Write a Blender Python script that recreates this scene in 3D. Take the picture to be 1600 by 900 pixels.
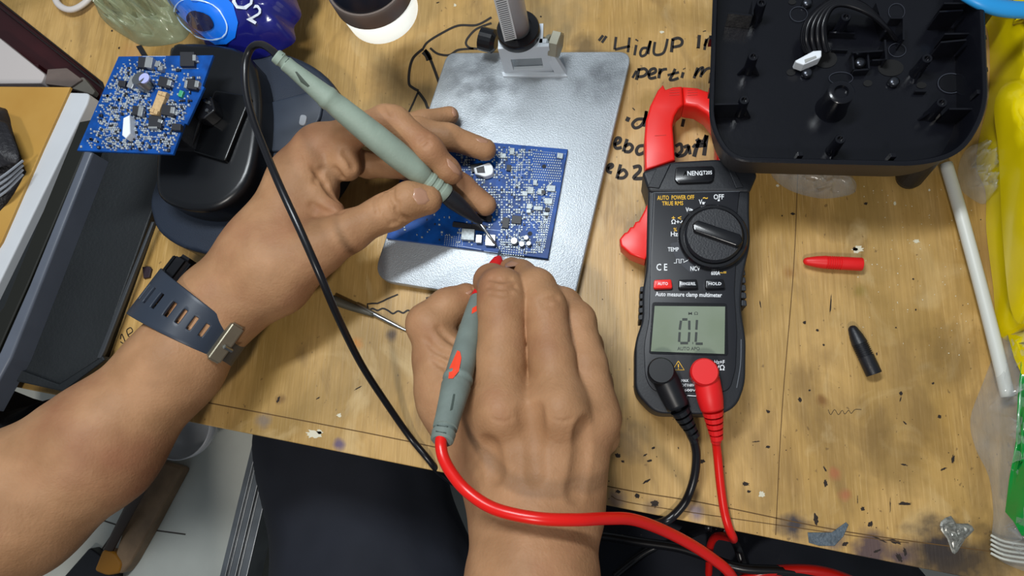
import bpy, bmesh, math, random
import numpy as np
from mathutils import Vector, Matrix
from mathutils.bvhtree import BVHTree
for o in list(bpy.data.objects): bpy.data.objects.remove(o)
S = bpy.context.scene
COL = S.collection
# ------------------------------------------------------------------ camera, light, exposure
FPX = 1100.0; HT = 0.44; TZ = 0.75            # focal length (px of 1600), camera height over table, table height
NAD = (960.0, 720.0)                          # where straight-down falls in the frame
dc = np.array([NAD[0]-800, -(NAD[1]-450), -FPX]); dc = dc/np.linalg.norm(dc)
Zc = -dc; Yc = np.array([0,1.0,0]); Yc = Yc-Zc*Yc.dot(Zc); Yc/=np.linalg.norm(Yc); Xc = np.cross(Yc,Zc)
RM = np.array([Xc,Yc,Zc])
cam = bpy.data.cameras.new('camera'); camo = bpy.data.objects.new('camera', cam); COL.objects.link(camo)
cam.sensor_width = 36; cam.lens = FPX/1600*36; cam.clip_start = 0.01
M4 = Matrix([list(RM[i])+[0] for i in range(3)]+[[0,0,0,1]]); M4 = Matrix.Translation((0,0,TZ+HT)) @ M4
camo.matrix_world = M4
S.camera = camo
CAMP = np.array([0,0,HT*1000.0])
S.view_settings.view_transform='Standard'; S.view_settings.look='None'
S.view_settings.exposure = 0.0; S.view_settings.gamma = 1.0; S.view_settings.use_curve_mapping=False
w = bpy.data.worlds.new('world'); S.world = w; w.use_nodes=True
w.node_tree.nodes['Background'].inputs[0].default_value=(0.80,0.90,1.0,1); w.node_tree.nodes['Background'].inputs[1].default_value=0.24
def area(name, loc, target, size, sy, power, col):
    l = bpy.data.lights.new(name,'AREA'); l.shape='RECTANGLE'; l.size=size; l.size_y=sy; l.energy=power; l.color=col
    o = bpy.data.objects.new(name,l); COL.objects.link(o); o.location=loc
    o.rotation_euler=(Vector(target)-Vector(loc)).to_track_quat('-Z','Y').to_euler(); return o
area('ceiling_tube_light', (-0.17,0.34,TZ+0.78), (-0.03,0.05,TZ), 0.30, 0.07, 5.2, (0.92,0.97,1.0))
area('room_light', (-0.12,-0.60,TZ+1.1), (-0.05,0.0,TZ), 0.10, 0.10, 6.0, (1.0,0.95,0.88))
# ------------------------------------------------------------------ helpers (all shapes in mm, z above the table top)
def Pm(px,py,z=0.0):
    d = RM @ np.array([px-800.0, -(py-450.0), -FPX]); t = (HT*1000-z)/(-d[2]); return CAMP+d*t
def ray(px,py):
    d = RM @ np.array([px-800.0, -(py-450.0), -FPX]); return d/np.linalg.norm(d)
def srgb(h):
    if isinstance(h,str):
        h=h.lstrip('#'); c=[int(h[i:i+2],16)/255 for i in (0,2,4)]
    else: c=list(h)
    return tuple([(x/12.92 if x<=0.04045 else ((x+0.055)/1.055)**2.4) for x in c]+[1.0])
WL = {}
def obj(name, V, F, mat, parent=None, smooth=False, kind=None, label=None):
    V = np.asarray(V,dtype=float)*0.001; V[:,2]+=TZ
    if parent is None: loc = np.array([(V[:,0].min()+V[:,0].max())/2,(V[:,1].min()+V[:,1].max())/2,V[:,2].min()])
    else: loc = WL[parent.name]
    me = bpy.data.meshes.new(name); me.from_pydata((V-loc).tolist(), [], [list(map(int,f)) for f in F]); me.update()
    o = bpy.data.objects.new(name, me); COL.objects.link(o)
    if mat: me.materials.append(mat)
    if parent is None: o.location = loc
    else: o.parent = parent
    WL[o.name]=loc
    if smooth: me.shade_smooth()
    if kind: o['kind']=kind
    if label: o['label']=label
    return o
def autosmooth(o, deg=40):
    me=o.data
    bm=bmesh.new(); bm.from_mesh(me)
    for e in bm.edges:
        if len(e.link_faces)==2 and e.calc_face_angle(0)>math.radians(deg): e.smooth=False
    for f in bm.faces: f.smooth=True
    bm.to_mesh(me); bm.free(); return o
def thing(name, label, cat, at, group=None):
    o = bpy.data.objects.new(name,None); COL.objects.link(o); o.empty_display_size=0.02
    at=np.asarray(at,float)*0.001; at[2]+=TZ; o.location=at; WL[o.name]=at
    o['label']=label; o['category']=cat
    if group: o['group']=group
    return o
def tag(o,label,cat,group=None,kind=None):
    o['label']=label; o['category']=cat
    if group: o['group']=group
    if kind: o['kind']=kind
    return o
def struct(o): o['kind']='structure'; return o
def merge(*gs):
    V=[];F=[];n=0
    for v,f in gs:
        v=np.asarray(v,float); V.append(v); F+= [[i+n for i in q] for q in f]; n+=len(v)
    return np.vstack(V),F
# ---- geometry makers, each returns (V,F)
def from_bm(bm):
    bm.verts.index_update(); V=[list(v.co) for v in bm.verts]; F=[[v.index for v in f.verts] for f in bm.faces]; bm.free(); return np.array(V),F
def slab_w(pts, z0, z1, bev=0, seg=3, bevbot=False, taper=1.0):
    """pts: world xy of the top outline; extruded from z1 down to z0"""
    bm=bmesh.new(); c=np.mean([p[:2] for p in pts],axis=0)
    top=[bm.verts.new((p[0],p[1],z1)) for p in pts]
    bot=[bm.verts.new((c[0]+(p[0]-c[0])*taper,c[1]+(p[1]-c[1])*taper,z0)) for p in pts]
    ft=bm.faces.new(top); n=len(pts)
    if ft.normal.z<0 or True:
        bm.normal_update()
    fb=bm.faces.new(bot[::-1])
    for i in range(n): bm.faces.new((top[i],bot[i],bot[(i+1)%n],top[(i+1)%n]))
    bmesh.ops.recalc_face_normals(bm,faces=bm.faces)
    if bev>0:
        es=[e for e in ft.edges]
        if bevbot: es+= [e for e in fb.edges]
        bmesh.ops.bevel(bm,geom=es,offset=bev,segments=seg,affect='EDGES',profile=0.5,clamp_overlap=True)
    return from_bm(bm)
def slab(px, z0, z1, bev=0, **k):
    return slab_w([Pm(x,y,z1) for x,y in px], z0, z1, bev, **k)
def rnd(px, r, n=5):
    """round the corners of a pixel polygon; r number or list"""
    out=[]; N=len(px)
    for i in range(N):
        p=np.array(px[i],float); a=np.array(px[i-1],float); b=np.array(px[(i+1)%N],float)
        ri=r[i] if isinstance(r,(list,tuple)) else r
        if ri<=0: out.append(tuple(p)); continue
        da=a-p; db=b-p; la=np.linalg.norm(da); lb=np.linalg.norm(db); q=min(ri,la*0.49,lb*0.49)
        A=p+da/la*q; B=p+db/lb*q
        for k in range(n+1):
            t=k/n; out.append(tuple((1-t)**2*A+2*t*(1-t)*p+t*t*B))
    return out
def spline(pts, n=8, closed=False):
    P=[np.array(p,float) for p in pts]; out=[]; N=len(P)
    rng=range(N) if closed else range(N-1)
    for i in rng:
        if closed: p0,p1,p2,p3=P[i-1],P[i],P[(i+1)%N],P[(i+2)%N]
        else: p0=P[max(i-1,0)];p1=P[i];p2=P[i+1];p3=P[min(i+2,N-1)]
        for k in range(n):
            t=k/n; out.append(0.5*((2*p1)+(-p0+p2)*t+(2*p0-5*p1+4*p2-p3)*t*t+(-p0+3*p1-3*p2+p3)*t**3))
    if not closed: out.append(P[-1])
    return out
def tube(pts, r, seg=10, cap=True, n=0, flat=1.0):
    """sweep a circle along 3D pts; r number or list"""
    if n: 
        if isinstance(r,(list,tuple)):
            rr=spline([[x] for x in r],n); r=[float(x[0]) for x in rr]
        pts=spline(pts,n)
    P=np.array(pts,float); N=len(P); R=[r]*N if not isinstance(r,(list,tuple)) else r
    T=np.gradient(P,axis=0); T/= (np.linalg.norm(T,axis=1)[:,None]+1e-9)
    up=np.array([0,0,1.0]) if abs(T[0][2])<0.9 else np.array([1.0,0,0])
    V=[];F=[]
    u=np.cross(T[0],up); u/=np.linalg.norm(u)
    for i in range(N):
        u=u-T[i]*u.dot(T[i]); u/=np.linalg.norm(u); v=np.cross(T[i],u)
        for k in range(seg):
            a=2*math.pi*k/seg; V.append(P[i]+(u*math.cos(a)+v*math.sin(a)*flat)*R[i])
    for i in range(N-1):
        for k in range(seg):
            a=i*seg+k;b=i*seg+(k+1)%seg; F.append([a,b,b+seg,a+seg])
    if cap: F.append(list(range(seg))[::-1]); F.append([(N-1)*seg+k for k in range(seg)])
    return np.array(V),F
def ptube(pp, r, **k):
    """pp: (px,py,z) list"""
    return tube([Pm(*p) for p in pp], r, **k)
def lathe(a,b,prof,seg=32,flat=1.0):
    """profile [(t 0..1, r mm)] between 3D points a and b"""
    a=np.array(a,float);b=np.array(b,float);T=b-a;L=np.linalg.norm(T);T/=L
    up=np.array([0,0,1.0]) if abs(T[2])<0.9 else np.array([1.0,0,0])
    u=np.cross(T,up);u/=np.linalg.norm(u);v=np.cross(T,u); V=[];F=[]
    for t,r in prof:
        for k in range(seg):
            an=2*math.pi*k/seg; V.append(a+T*L*t+(u*math.cos(an)+v*math.sin(an)*flat)*max(r,0.01))
    N=len(prof)
    for i in range(N-1):
        for k in range(seg):
            p=i*seg+k;q=i*seg+(k+1)%seg; F.append([p,q,q+seg,p+seg])
    F.append(list(range(seg))[::-1]); F.append([(N-1)*seg+k for k in range(seg)])
    return np.array(V),F
def rod(px,py,z0,z1,r,seg=24,prof=None):
    """vertical cylinder whose TOP centre is seen at px,py"""
    c=Pm(px,py,z1); return lathe((c[0],c[1],z0),(c[0],c[1],z1),prof or [(0,r),(1,r)],seg)
def pbox(px,py,w,h,ang,z0,z1,bev=0):
    """box with its footprint (pixels, degrees) at height z1"""
    a=math.radians(ang);c,s=math.cos(a),math.sin(a); q=[]
    for dx,dy in ((-w/2,-h/2),(w/2,-h/2),(w/2,h/2),(-w/2,h/2)): q.append((px+dx*c-dy*s,py+dx*s+dy*c))
    return slab(q,z0,z1,bev,seg=2)
def disc_px(px,py,rx,ry=None,n=24,a0=0,a1=360):
    ry=ry or rx; return [(px+rx*math.cos(math.radians(a0+(a1-a0)*i/n)),py+ry*math.sin(math.radians(a0+(a1-a0)*i/n))) for i in range(n if a1-a0==360 else n+1)]
def flat_poly(px, z): return np.array([Pm(x,y,z) for x,y in px]),[list(range(len(px)))]
def stroke(px, wpx, z, h=0.15, n=5):
    """inked line on a plane: ribbon of width wpx"""
    p=spline(px,n) if n and len(px)>2 else [np.array(q,float) for q in px]
    P=np.array(p); T=np.gradient(P,axis=0); T/=(np.linalg.norm(T,axis=1)[:,None]+1e-9); N=np.stack([-T[:,1],T[:,0]],1)
    L=P+N*wpx/2; R=P-N*wpx/2; V=[];F=[]
    for l,r in zip(L,R): V.append(Pm(l[0],l[1],z+h)); V.append(Pm(r[0],r[1],z+h))
    for i in range(len(P)-1): F.append([2*i,2*i+1,2*i+3,2*i+2])
    return np.array(V),F
_tc={}
def text2d(s, bold=False):
    if s in _tc: return _tc[s]
    c=bpy.data.curves.new('t','FONT'); c.body=s; c.align_x='CENTER'; c.align_y='CENTER'; c.size=1.0; c.resolution_u=2
    c.offset=0.012
    o=bpy.data.objects.new('t',c); COL.objects.link(o); dg=bpy.context.evaluated_depsgraph_get(); dg.update()
    me=bpy.data.meshes.new_from_object(o.evaluated_get(dg)); V=[(v.co.x,v.co.y) for v in me.vertices]; F=[list(p.vertices) for p in me.polygons]
    bpy.data.objects.remove(o); bpy.data.curves.remove(c); bpy.data.meshes.remove(me)
    _tc[s]=(V,F); return V,F
def text(s,px,py,size,z,rot=0,sx=1.0,fit=None):
    V,F=text2d(s); a=math.radians(rot); c,sn=math.cos(a),math.sin(a)
    if fit:
        wd=max(v[0] for v in V)-min(v[0] for v in V); sx=fit/(wd*size)
    out=[]
    for u,v in V:
        u*=size*sx; v*=-size; out.append(Pm(px+u*c-v*sn, py+u*sn+v*c, z))
    return np.array(out),F
def bvh_of(V,F): return BVHTree.FromPolygons([Vector(v) for v in V],[list(map(int,f)) for f in F])
def project(V2, F, bvh, off=0.3, fallback=20):
    """drop pixel points along the view ray on to a surface"""
    out=[]
    for x,y in V2:
        d=ray(x,y); h=bvh.ray_cast(Vector(CAMP),Vector(d))
        if h[0] is None: out.append(Pm(x,y,fallback))
        else: n=np.array(h[1]); n=n if n.dot(d)<0 else -n; out.append(np.array(h[0])+n*off)
    return np.array(out),F
def noise3(P,seed=0):
    """cheap smooth value noise"""
    P=np.asarray(P,float); i=np.floor(P).astype(int); f=P-i; f=f*f*(3-2*f)
    def h(a,b,c): 
        n=(a*374761393+b*668265263+c*2147483647+seed*1274126177)&0x7fffffff; n=(n^(n>>13))*1274126177&0x7fffffff; n=n^(n>>16); return (n%10007)/10007.0
    r=0
    for dx in (0,1):
        for dy in (0,1):
            for dz in (0,1):
                wt=(f[:,0] if dx else 1-f[:,0])*(f[:,1] if dy else 1-f[:,1])*(f[:,2] if dz else 1-f[:,2]); r=r+wt*h(i[:,0]+dx,i[:,1]+dy,i[:,2]+dz)
    return r*2-1
def pillow(px, z0, h, rough=0.3, scale=18, seed=1, rings=14, n=4, power=2.2, flatbase=True, zref=None, ridged=True):
    """crumpled closed volume over a pixel outline"""
    B=[Pm(q[0],q[1],zref if zref is not None else z0) for q in spline([(a,b) for a,b in px],n,closed=True)]
    B=np.array(B); c=B.mean(0); V=[];F=[]; m=len(B)
    for k in range(rings+1):
        t=1-k/rings; ring=c+(B-c)*t; hh=h*(1-t**power)
        nz=noise3(ring/scale,seed); nz2=noise3(ring/(scale*0.4),seed+5)
        if ridged: nz=1-2*np.abs(nz); nz2=1-2*np.abs(nz2)
        ring=ring.copy(); edge=min(1,(1-t)*5)
        ring[:,2]=z0+np.maximum(0.3,hh*(1+rough*nz)+rough*h*0.5*nz2*edge)+(0 if k else -0.2); V.append(ring)
    V=np.vstack(V)
    for k in range(rings):
        for i in range(m):
            a=k*m+i;b=k*m+(i+1)%m; F.append([a,b,b+m,a+m])
    bot=B.copy(); bot[:,2]=z0; V=np.vstack([V,bot]); o=len(V)-m
    for i in range(m): F.append([o+i,o+(i+1)%m,(i+1)%m,i])
    F.append([o+i for i in range(m)][::-1])
    return V,F
# ---- signed distance bodies
def smin(a,b,k):
    h=np.clip(0.5+0.5*(b-a)/k,0,1); return b*(1-h)+a*h-k*h*(1-h)
def cone_d(P,a,b,ra,rb):
    ab=b-a; L=ab.dot(ab)+1e-9; t=np.clip(((P-a)@ab)/L,0,1); return np.linalg.norm(P-a-t[:,None]*ab,axis=1)-(ra+(rb-ra)*t)
class Body:
    """base: list of capsules blended together; chains: fingers blended to the base but not to each other"""
    def __init__(s): s.base=[]; s.chains=[]; s.neg=[]; s.kb=14; s.pos=[]
    def cap(s,a,b,ra,rb): s.base.append((Pm(*a),Pm(*b),ra,rb))
    def chain(s,pts,k=4,kb=8): 
        s.chains.append(([(Pm(*pts[i][:3]),Pm(*pts[i+1][:3]),pts[i][3],pts[i+1][3]) for i in range(len(pts)-1)],k,kb))
    def d(s,P,fast=True):
        D=None
        for p in s.base:
            x=cone_d(P,*p); D=x if D is None else smin(D,x,s.kb)
        R=D.copy()
        for ch,k,kb in s.chains:
            c=None
            for p in ch:
                x=cone_d(P,*p); c=x if c is None else smin(c,x,k)
            R=smin(R,smin(D,c,kb),1.0)
        for c0,r,k in s.pos: R=smin(R,np.linalg.norm(P-c0,axis=1)-r,k)
        for c0,r,k in s.neg:
            m=np.linalg.norm(P-c0,axis=1)<r+k+6
            if m.any():
                x=-(np.linalg.norm(P[m]-c0,axis=1)-r); R[m]=-smin(-R[m],-x,k)
        return R
    def hit(s,px,py,z0=150.0):
        d=ray(px,py); t=(HT*1000-z0)/(-d[2]); p=CAMP+d*t
        for i in range(80):
            v=float(s.d(p[None])[0]); p=p+d*v*0.9
            if v<0.05: return p
            if p[2]<-200: return None
        return p
    def normal(s,p):
        e=0.5; E=np.vstack([p+np.eye(3)*e,p-np.eye(3)*e]); v=s.d(E); n=v[:3]-v[3:]; return n/np.linalg.norm(n)
    def crease(s,px,r=1.0,k=1.2,depth=0.5,step=6,n=6):
        pts=spline(px,n); pts=np.array(pts); L=[pts[0]]
        for q in pts[1:]:
            if np.linalg.norm(q-L[-1])>=step: L.append(q)
        add=[]
        for q in L:
            h=s.hit(q[0],q[1])
            if h is not None: add.append((h-ray(q[0],q[1])*(r-depth),r,k))
        s.neg+=add
    def mesh(s,lo,hi,res):
        lo=np.array(lo,float);hi=np.array(hi,float); n=np.ceil((hi-lo)/res).astype(int)+1
        D=np.full(n,50.0,dtype=np.float32)
        # coarse pass, then refine only blocks near the surface
        bs=8; xs=[np.arange(0,n[i],bs) for i in range(3)]
        for i0 in xs[0]:
            g=np.array(np.meshgrid([i0],xs[1],xs[2],indexing='ij')).reshape(3,-1).T
            cen=lo+(g+bs/2)*res; dv=s.d(cen); rad=bs*res*0.90+8
            for b,v in zip(g,dv):
                if v>rad: continue
                e=np.minimum(b+bs,n)
                if v<-rad: D[b[0]:e[0],b[1]:e[1],b[2]:e[2]]=-50; continue
                G=np.array(np.meshgrid(*[np.arange(b[i],e[i]) for i in range(3)],indexing='ij')).reshape(3,-1).T
                D[b[0]:e[0],b[1]:e[1],b[2]:e[2]]=s.d(lo+G*res).reshape(e-b)
        return surface_nets(D,lo,res)
def surface_nets(D,lo,res):
    n=np.array(D.shape); ins=D<0; c=None
    a=np.zeros(n-1,dtype=np.uint8)
    for dx in (0,1):
        for dy in (0,1):
            for dz in (0,1): a+=ins[dx:n[0]-1+dx,dy:n[1]-1+dy,dz:n[2]-1+dz]
    act=np.argwhere((a>0)&(a<8)); idx=-np.ones(n-1,dtype=np.int64); idx[act[:,0],act[:,1],act[:,2]]=np.arange(len(act))
    acc=np.zeros((len(act),3)); cnt=np.zeros(len(act))
    cor=[(x,y,z) for x in (0,1) for y in (0,1) for z in (0,1)]
    for i in range(8):
        for j in range(i+1,8):
            A=np.array(cor[i]);B=np.array(cor[j])
            if abs(A-B).sum()!=1: continue
            va=D[act[:,0]+A[0],act[:,1]+A[1],act[:,2]+A[2]].astype(float); vb=D[act[:,0]+B[0],act[:,1]+B[1],act[:,2]+B[2]].astype(float)
            m=(va<0)!=(vb<0); t=np.where(m,va/np.where(m,va-vb,1),0); acc+=np.where(m[:,None],A+(B-A)*t[:,None],0); cnt+=m
    V=lo+(act+acc/cnt[:,None])*res; Q=[]
    for ax in range(3):
        s0=[slice(None)]*3; s1=[slice(None)]*3; s0[ax]=slice(0,-1); s1[ax]=slice(1,None)
        e=np.argwhere(ins[tuple(s0)]!=ins[tuple(s1)]); o=[k for k in range(3) if k!=ax]
        e=e[(e[:,o[0]]>0)&(e[:,o[1]]>0)&(e[:,o[0]]<n[o[0]]-1)&(e[:,o[1]]<n[o[1]]-1)]
        q=[]
        for da,db in ((1,1),(0,1),(0,0),(1,0)):
            f=e.copy(); f[:,o[0]]-=da; f[:,o[1]]-=db; q.append(idx[f[:,0],f[:,1],f[:,2]])
        q=np.stack(q,1); sg=ins[e[:,0],e[:,1],e[:,2]]; flip=(~sg) if ax!=1 else sg
        q[flip]=q[flip][:,::-1]; Q.append(q)
    Q=np.vstack(Q); Q=Q[(Q>=0).all(1)]
    return V,Q
def fastobj(name,V,Q,mat,parent):
    V=V*0.001; V[:,2]+=TZ; V=V-WL[parent.name]
    me=bpy.data.meshes.new(name); me.vertices.add(len(V)); me.vertices.foreach_set('co',V.astype(np.float32).ravel())
    me.loops.add(Q.size); me.loops.foreach_set('vertex_index',Q.astype(np.int32).ravel()); me.polygons.add(len(Q))
    me.polygons.foreach_set('loop_start',np.arange(0,Q.size,4,dtype=np.int32)); me.polygons.foreach_set('loop_total',np.full(len(Q),4,dtype=np.int32))
    me.update(calc_edges=True); me.validate(); me.shade_smooth(); me.materials.append(mat)
    o=bpy.data.objects.new(name,me); COL.objects.link(o); o.parent=parent; WL[o.name]=WL[parent.name]; return o
# ------------------------------------------------------------------ materials
def mat(name,col,rough=0.5,metal=0.0,spec=0.5,var=0.0,vscale=40,bump=0.0,bscale=300,trans=0.0,alpha=1.0,emit=None,estr=0,coat=0.0,sss=0.0,col2=None,ior=1.45,detail=4):
    m=bpy.data.materials.new(name); m.use_nodes=True; N=m.node_tree.nodes; L=m.node_tree.links; b=N['Principled BSDF']
    b.inputs['Base Color'].default_value=srgb(col); b.inputs['Roughness'].default_value=rough; b.inputs['Metallic'].default_value=metal
    b.inputs['Specular IOR Level'].default_value=spec; b.inputs['Transmission Weight'].default_value=trans; b.inputs['Alpha'].default_value=alpha
    b.inputs['Coat Weight'].default_value=coat; b.inputs['IOR'].default_value=ior
    if sss: b.inputs['Subsurface Weight'].default_value=sss; b.inputs['Subsurface Radius'].default_value=(0.006,0.002,0.001); b.inputs['Subsurface Scale'].default_value=1
    if emit: b.inputs['Emission Color'].default_value=srgb(emit); b.inputs['Emission Strength'].default_value=estr
    tc=N.new('ShaderNodeTexCoord')
    nz=N.new('ShaderNodeTexNoise'); nz.inputs['Scale'].default_value=vscale; nz.inputs['Detail'].default_value=detail; L.new(tc.outputs['Object'],nz.inputs['Vector'])
    mx=N.new('ShaderNodeMix'); mx.data_type='RGBA'; rp=N.new('ShaderNodeMapRange'); rp.inputs[1].default_value=0.35; rp.inputs[2].default_value=0.65
    L.new(nz.outputs['Fac'],rp.inputs[0]); L.new(rp.outputs[0],mx.inputs[0])
    c=srgb(col); mx.inputs[6].default_value=c
    if col2: mx.inputs[7].default_value=srgb(col2)
    else: mx.inputs[7].default_value=tuple([x*(1-var) for x in c[:3]]+[1])
    L.new(mx.outputs[2],b.inputs['Base Color'])
    if bump>0:
        n2=N.new('ShaderNodeTexNoise'); n2.inputs['Scale'].default_value=bscale; n2.inputs['Detail'].default_value=4; L.new(tc.outputs['Object'],n2.inputs['Vector'])
        bp=N.new('ShaderNodeBump'); bp.inputs['Strength'].default_value=bump; bp.inputs['Distance'].default_value=0.001; L.new(n2.outputs['Fac'],bp.inputs['Height']); L.new(bp.outputs[0],b.inputs['Normal'])
    return m
BLK=mat('black_plastic','#1a1c22',0.42,var=0.2,bump=0.15,bscale=900)
BLKG=mat('glossy_black_plastic','#141519',0.22,var=0.1,vscale=20,bump=0.05,bscale=60)
METER=mat('meter_black_rubber','#1b1e24',0.5,var=0.15,bump=0.1,bscale=800)
PANEL=mat('meter_face','#16181f',0.45,var=0.1)
RED=mat('red_plastic','#e8231d',0.35,var=0.08)
REDR=mat('red_rubber','#dc1a1c',0.45,var=0.06)
ORG=mat('orange_rubber','#f0492c',0.5,var=0.05)
WHT=mat('white_print','#e8ecf0',0.6)
YEL=mat('yellow_print','#e8b52a',0.6)
ORP=mat('orange_print','#e59a4a',0.6)
STEEL=mat('steel','#b9bdc0',0.28,metal=1.0,var=0.2)
ALU=mat('aluminium','#9a9ea2',0.38,metal=0.9,var=0.25)
INK=mat('black_ink','#1b140f',0.6)
CABLE=mat('black_cable','#121216',0.3)
CABR=mat('red_cable','#d5160f',0.3)
GREY=mat('grey_green_rubber','#8c9b8d',0.55,var=0.12,vscale=90,bump=0.12,bscale=700)
GREYD=mat('grey_rubber','#74807a',0.55,var=0.15,vscale=90,bump=0.12,bscale=700)
SOLD=mat('solder','#d6dee2',0.3,metal=0.55,var=0.3,vscale=800)
CHIP=mat('chip','#26272c',0.5)
TAN=mat('tan_component','#c4a578',0.6,var=0.2,vscale=500)
NYL=mat('white_nylon','#dfe4ea',0.4)
NAIL=mat('nail','#a97f66',0.35,coat=0.3,var=0.1,vscale=120)
def skin(name,c1,c2,c3):
    m=mat(name,c1,0.55,spec=0.28,col2=c2,vscale=45,sss=0.04,bump=0.0); N=m.node_tree.nodes;L=m.node_tree.links;b=N['Principled BSDF']
    tc=[x for x in N if x.type=='TEX_COORD'][0]; mx=[x for x in N if x.type=='MIX'][0]
    n3=N.new('ShaderNodeTexNoise'); n3.inputs['Scale'].default_value=22; n3.inputs['Detail'].default_value=6; L.new(tc.outputs['Object'],n3.inputs['Vector'])
    r3=N.new('ShaderNodeMapRange'); r3.inputs[1].default_value=0.5;r3.inputs[2].default_value=0.75; r3.inputs[4].default_value=0.7; L.new(n3.outputs['Fac'],r3.inputs[0])
    m3=N.new('ShaderNodeMix'); m3.data_type='RGBA'; m3.inputs[7].default_value=srgb(c3); L.new(r3.outputs[0],m3.inputs[0]); L.new(mx.outputs[2],m3.inputs[6]); L.new(m3.outputs[2],b.inputs['Base Color'])
    v=N.new('ShaderNodeTexVoronoi'); v.inputs['Scale'].default_value=620; L.new(tc.outputs['Object'],v.inputs['Vector'])
    n4=N.new('ShaderNodeTexNoise'); n4.inputs['Scale'].default_value=420; n4.inputs['Detail'].default_value=8; n4.inputs['Distortion'].default_value=0.6; L.new(tc.outputs['Object'],n4.inputs['Vector'])
    ad=N.new('ShaderNodeMath'); ad.operation='MULTIPLY_ADD'; ad.inputs[1].default_value=0.35; L.new(v.outputs['Distance'],ad.inputs[0]); L.new(n4.outputs['Fac'],ad.inputs[2])
    bp=N.new('ShaderNodeBump'); bp.inputs['Strength'].default_value=0.30; bp.inputs['Distance'].default_value=0.0008; L.new(ad.outputs[0],bp.inputs['Height']); L.new(bp.outputs[0],b.inputs['Normal'])
    return m
SKIN=skin('skin','#aa805d','#97704f','#8c5a42')
def wood_mat(stains_and_shade):
    m=bpy.data.materials.new('worn_plywood'); m.use_nodes=True; N=m.node_tree.nodes;L=m.node_tree.links;b=N['Principled BSDF']
    b.inputs['Roughness'].default_value=0.45
    tc=N.new('ShaderNodeTexCoord'); geo=N.new('ShaderNodeNewGeometry')
    def nz(scale,sc,det=5,dist=0.0):
        mp=N.new('ShaderNodeMapping'); mp.inputs['Scale'].default_value=sc; L.new(geo.outputs['Position'],mp.inputs[0])
        n=N.new('ShaderNodeTexNoise'); n.inputs['Scale'].default_value=scale; n.inputs['Detail'].default_value=det; n.inputs['Distortion'].default_value=dist; L.new(mp.outputs[0],n.inputs['Vector']); return n.outputs['Fac']
    def rng(x,a,c,lo=0,hi=1):
        r=N.new('ShaderNodeMapRange'); r.inputs[1].default_value=a;r.inputs[2].default_value=c;r.inputs[3].default_value=lo;r.inputs[4].default_value=hi; L.new(x,r.inputs[0]); return r.outputs[0]
    def mix(f,a,col,typ='MIX'):
        x=N.new('ShaderNodeMix'); x.data_type='RGBA'; x.blend_type=typ
        if isinstance(f,float): x.inputs[0].default_value=f
        else: L.new(f,x.inputs[0])
        if isinstance(a,tuple): x.inputs[6].default_value=a
        else: L.new(a,x.inputs[6])
        x.inputs[7].default_value=col; return x.outputs[2]
    c=mix(rng(nz(14,(1.6,0.8,1)),0.38,0.66),srgb('#c6a062'),srgb('#a88445'))
    c=mix(rng(nz(70,(7,0.35,1),6,0.4),0.45,0.75,0,0.45),c,srgb('#8c6a34'))
    c=mix(rng(nz(160,(6,0.25,1),3),0.55,0.7,0,0.45),c,srgb('#d8b377'))
    c=mix(rng(nz(9,(1,1,1),6,0.8),0.47,0.68,0,0.65),c,srgb('#7d6430'))
    c=mix(rng(nz(34,(1,0.5,1),8,0.8),0.55,0.70,0,0.5),c,srgb('#6b512a'))
    c=mix(rng(nz(26,(1,0.7,1),7,1.0),0.58,0.72,0,0.5),c,srgb('#d3b988'))
    c=mix(rng(nz(300,(1,0.7,1),2),0.70,0.74,0,0.55),c,srgb('#5a4226'))
    for (p,r,col,st) in stains_and_shade:
        d=N.new('ShaderNodeVectorMath'); d.operation='DISTANCE'
        mp=N.new('ShaderNodeVectorMath'); mp.operation='ADD'; 
        nn=N.new('ShaderNodeTexNoise'); nn.inputs['Scale'].default_value=90; nn.inputs['Detail'].default_value=5; L.new(geo.outputs['Position'],nn.inputs['Vector'])
        sc=N.new('ShaderNodeVectorMath'); sc.operation='SCALE'; sc.inputs['Scale'].default_value=r*1.6; sb=N.new('ShaderNodeVectorMath'); sb.operation='SUBTRACT'; sb.inputs[1].default_value=(.5,.5,.5)
        L.new(nn.outputs['Color'],sb.inputs[0]); L.new(sb.outputs[0],sc.inputs[0]); L.new(geo.outputs['Position'],mp.inputs[0]); L.new(sc.outputs[0],mp.inputs[1]); L.new(mp.outputs[0],d.inputs[0]); d.inputs[1].default_value=p
        c=mix(rng(d.outputs['Value'],r*1.15,r*0.35,0,st),c,srgb(col))
    L.new(c,b.inputs['Base Color'])
    bp=N.new('ShaderNodeBump'); bp.inputs['Strength'].default_value=0.25; bp.inputs['Distance'].default_value=0.0006; L.new(nz(120,(6,0.4,1),6),bp.inputs['Height']); L.new(bp.outputs[0],b.inputs['Normal'])
    return m
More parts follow.
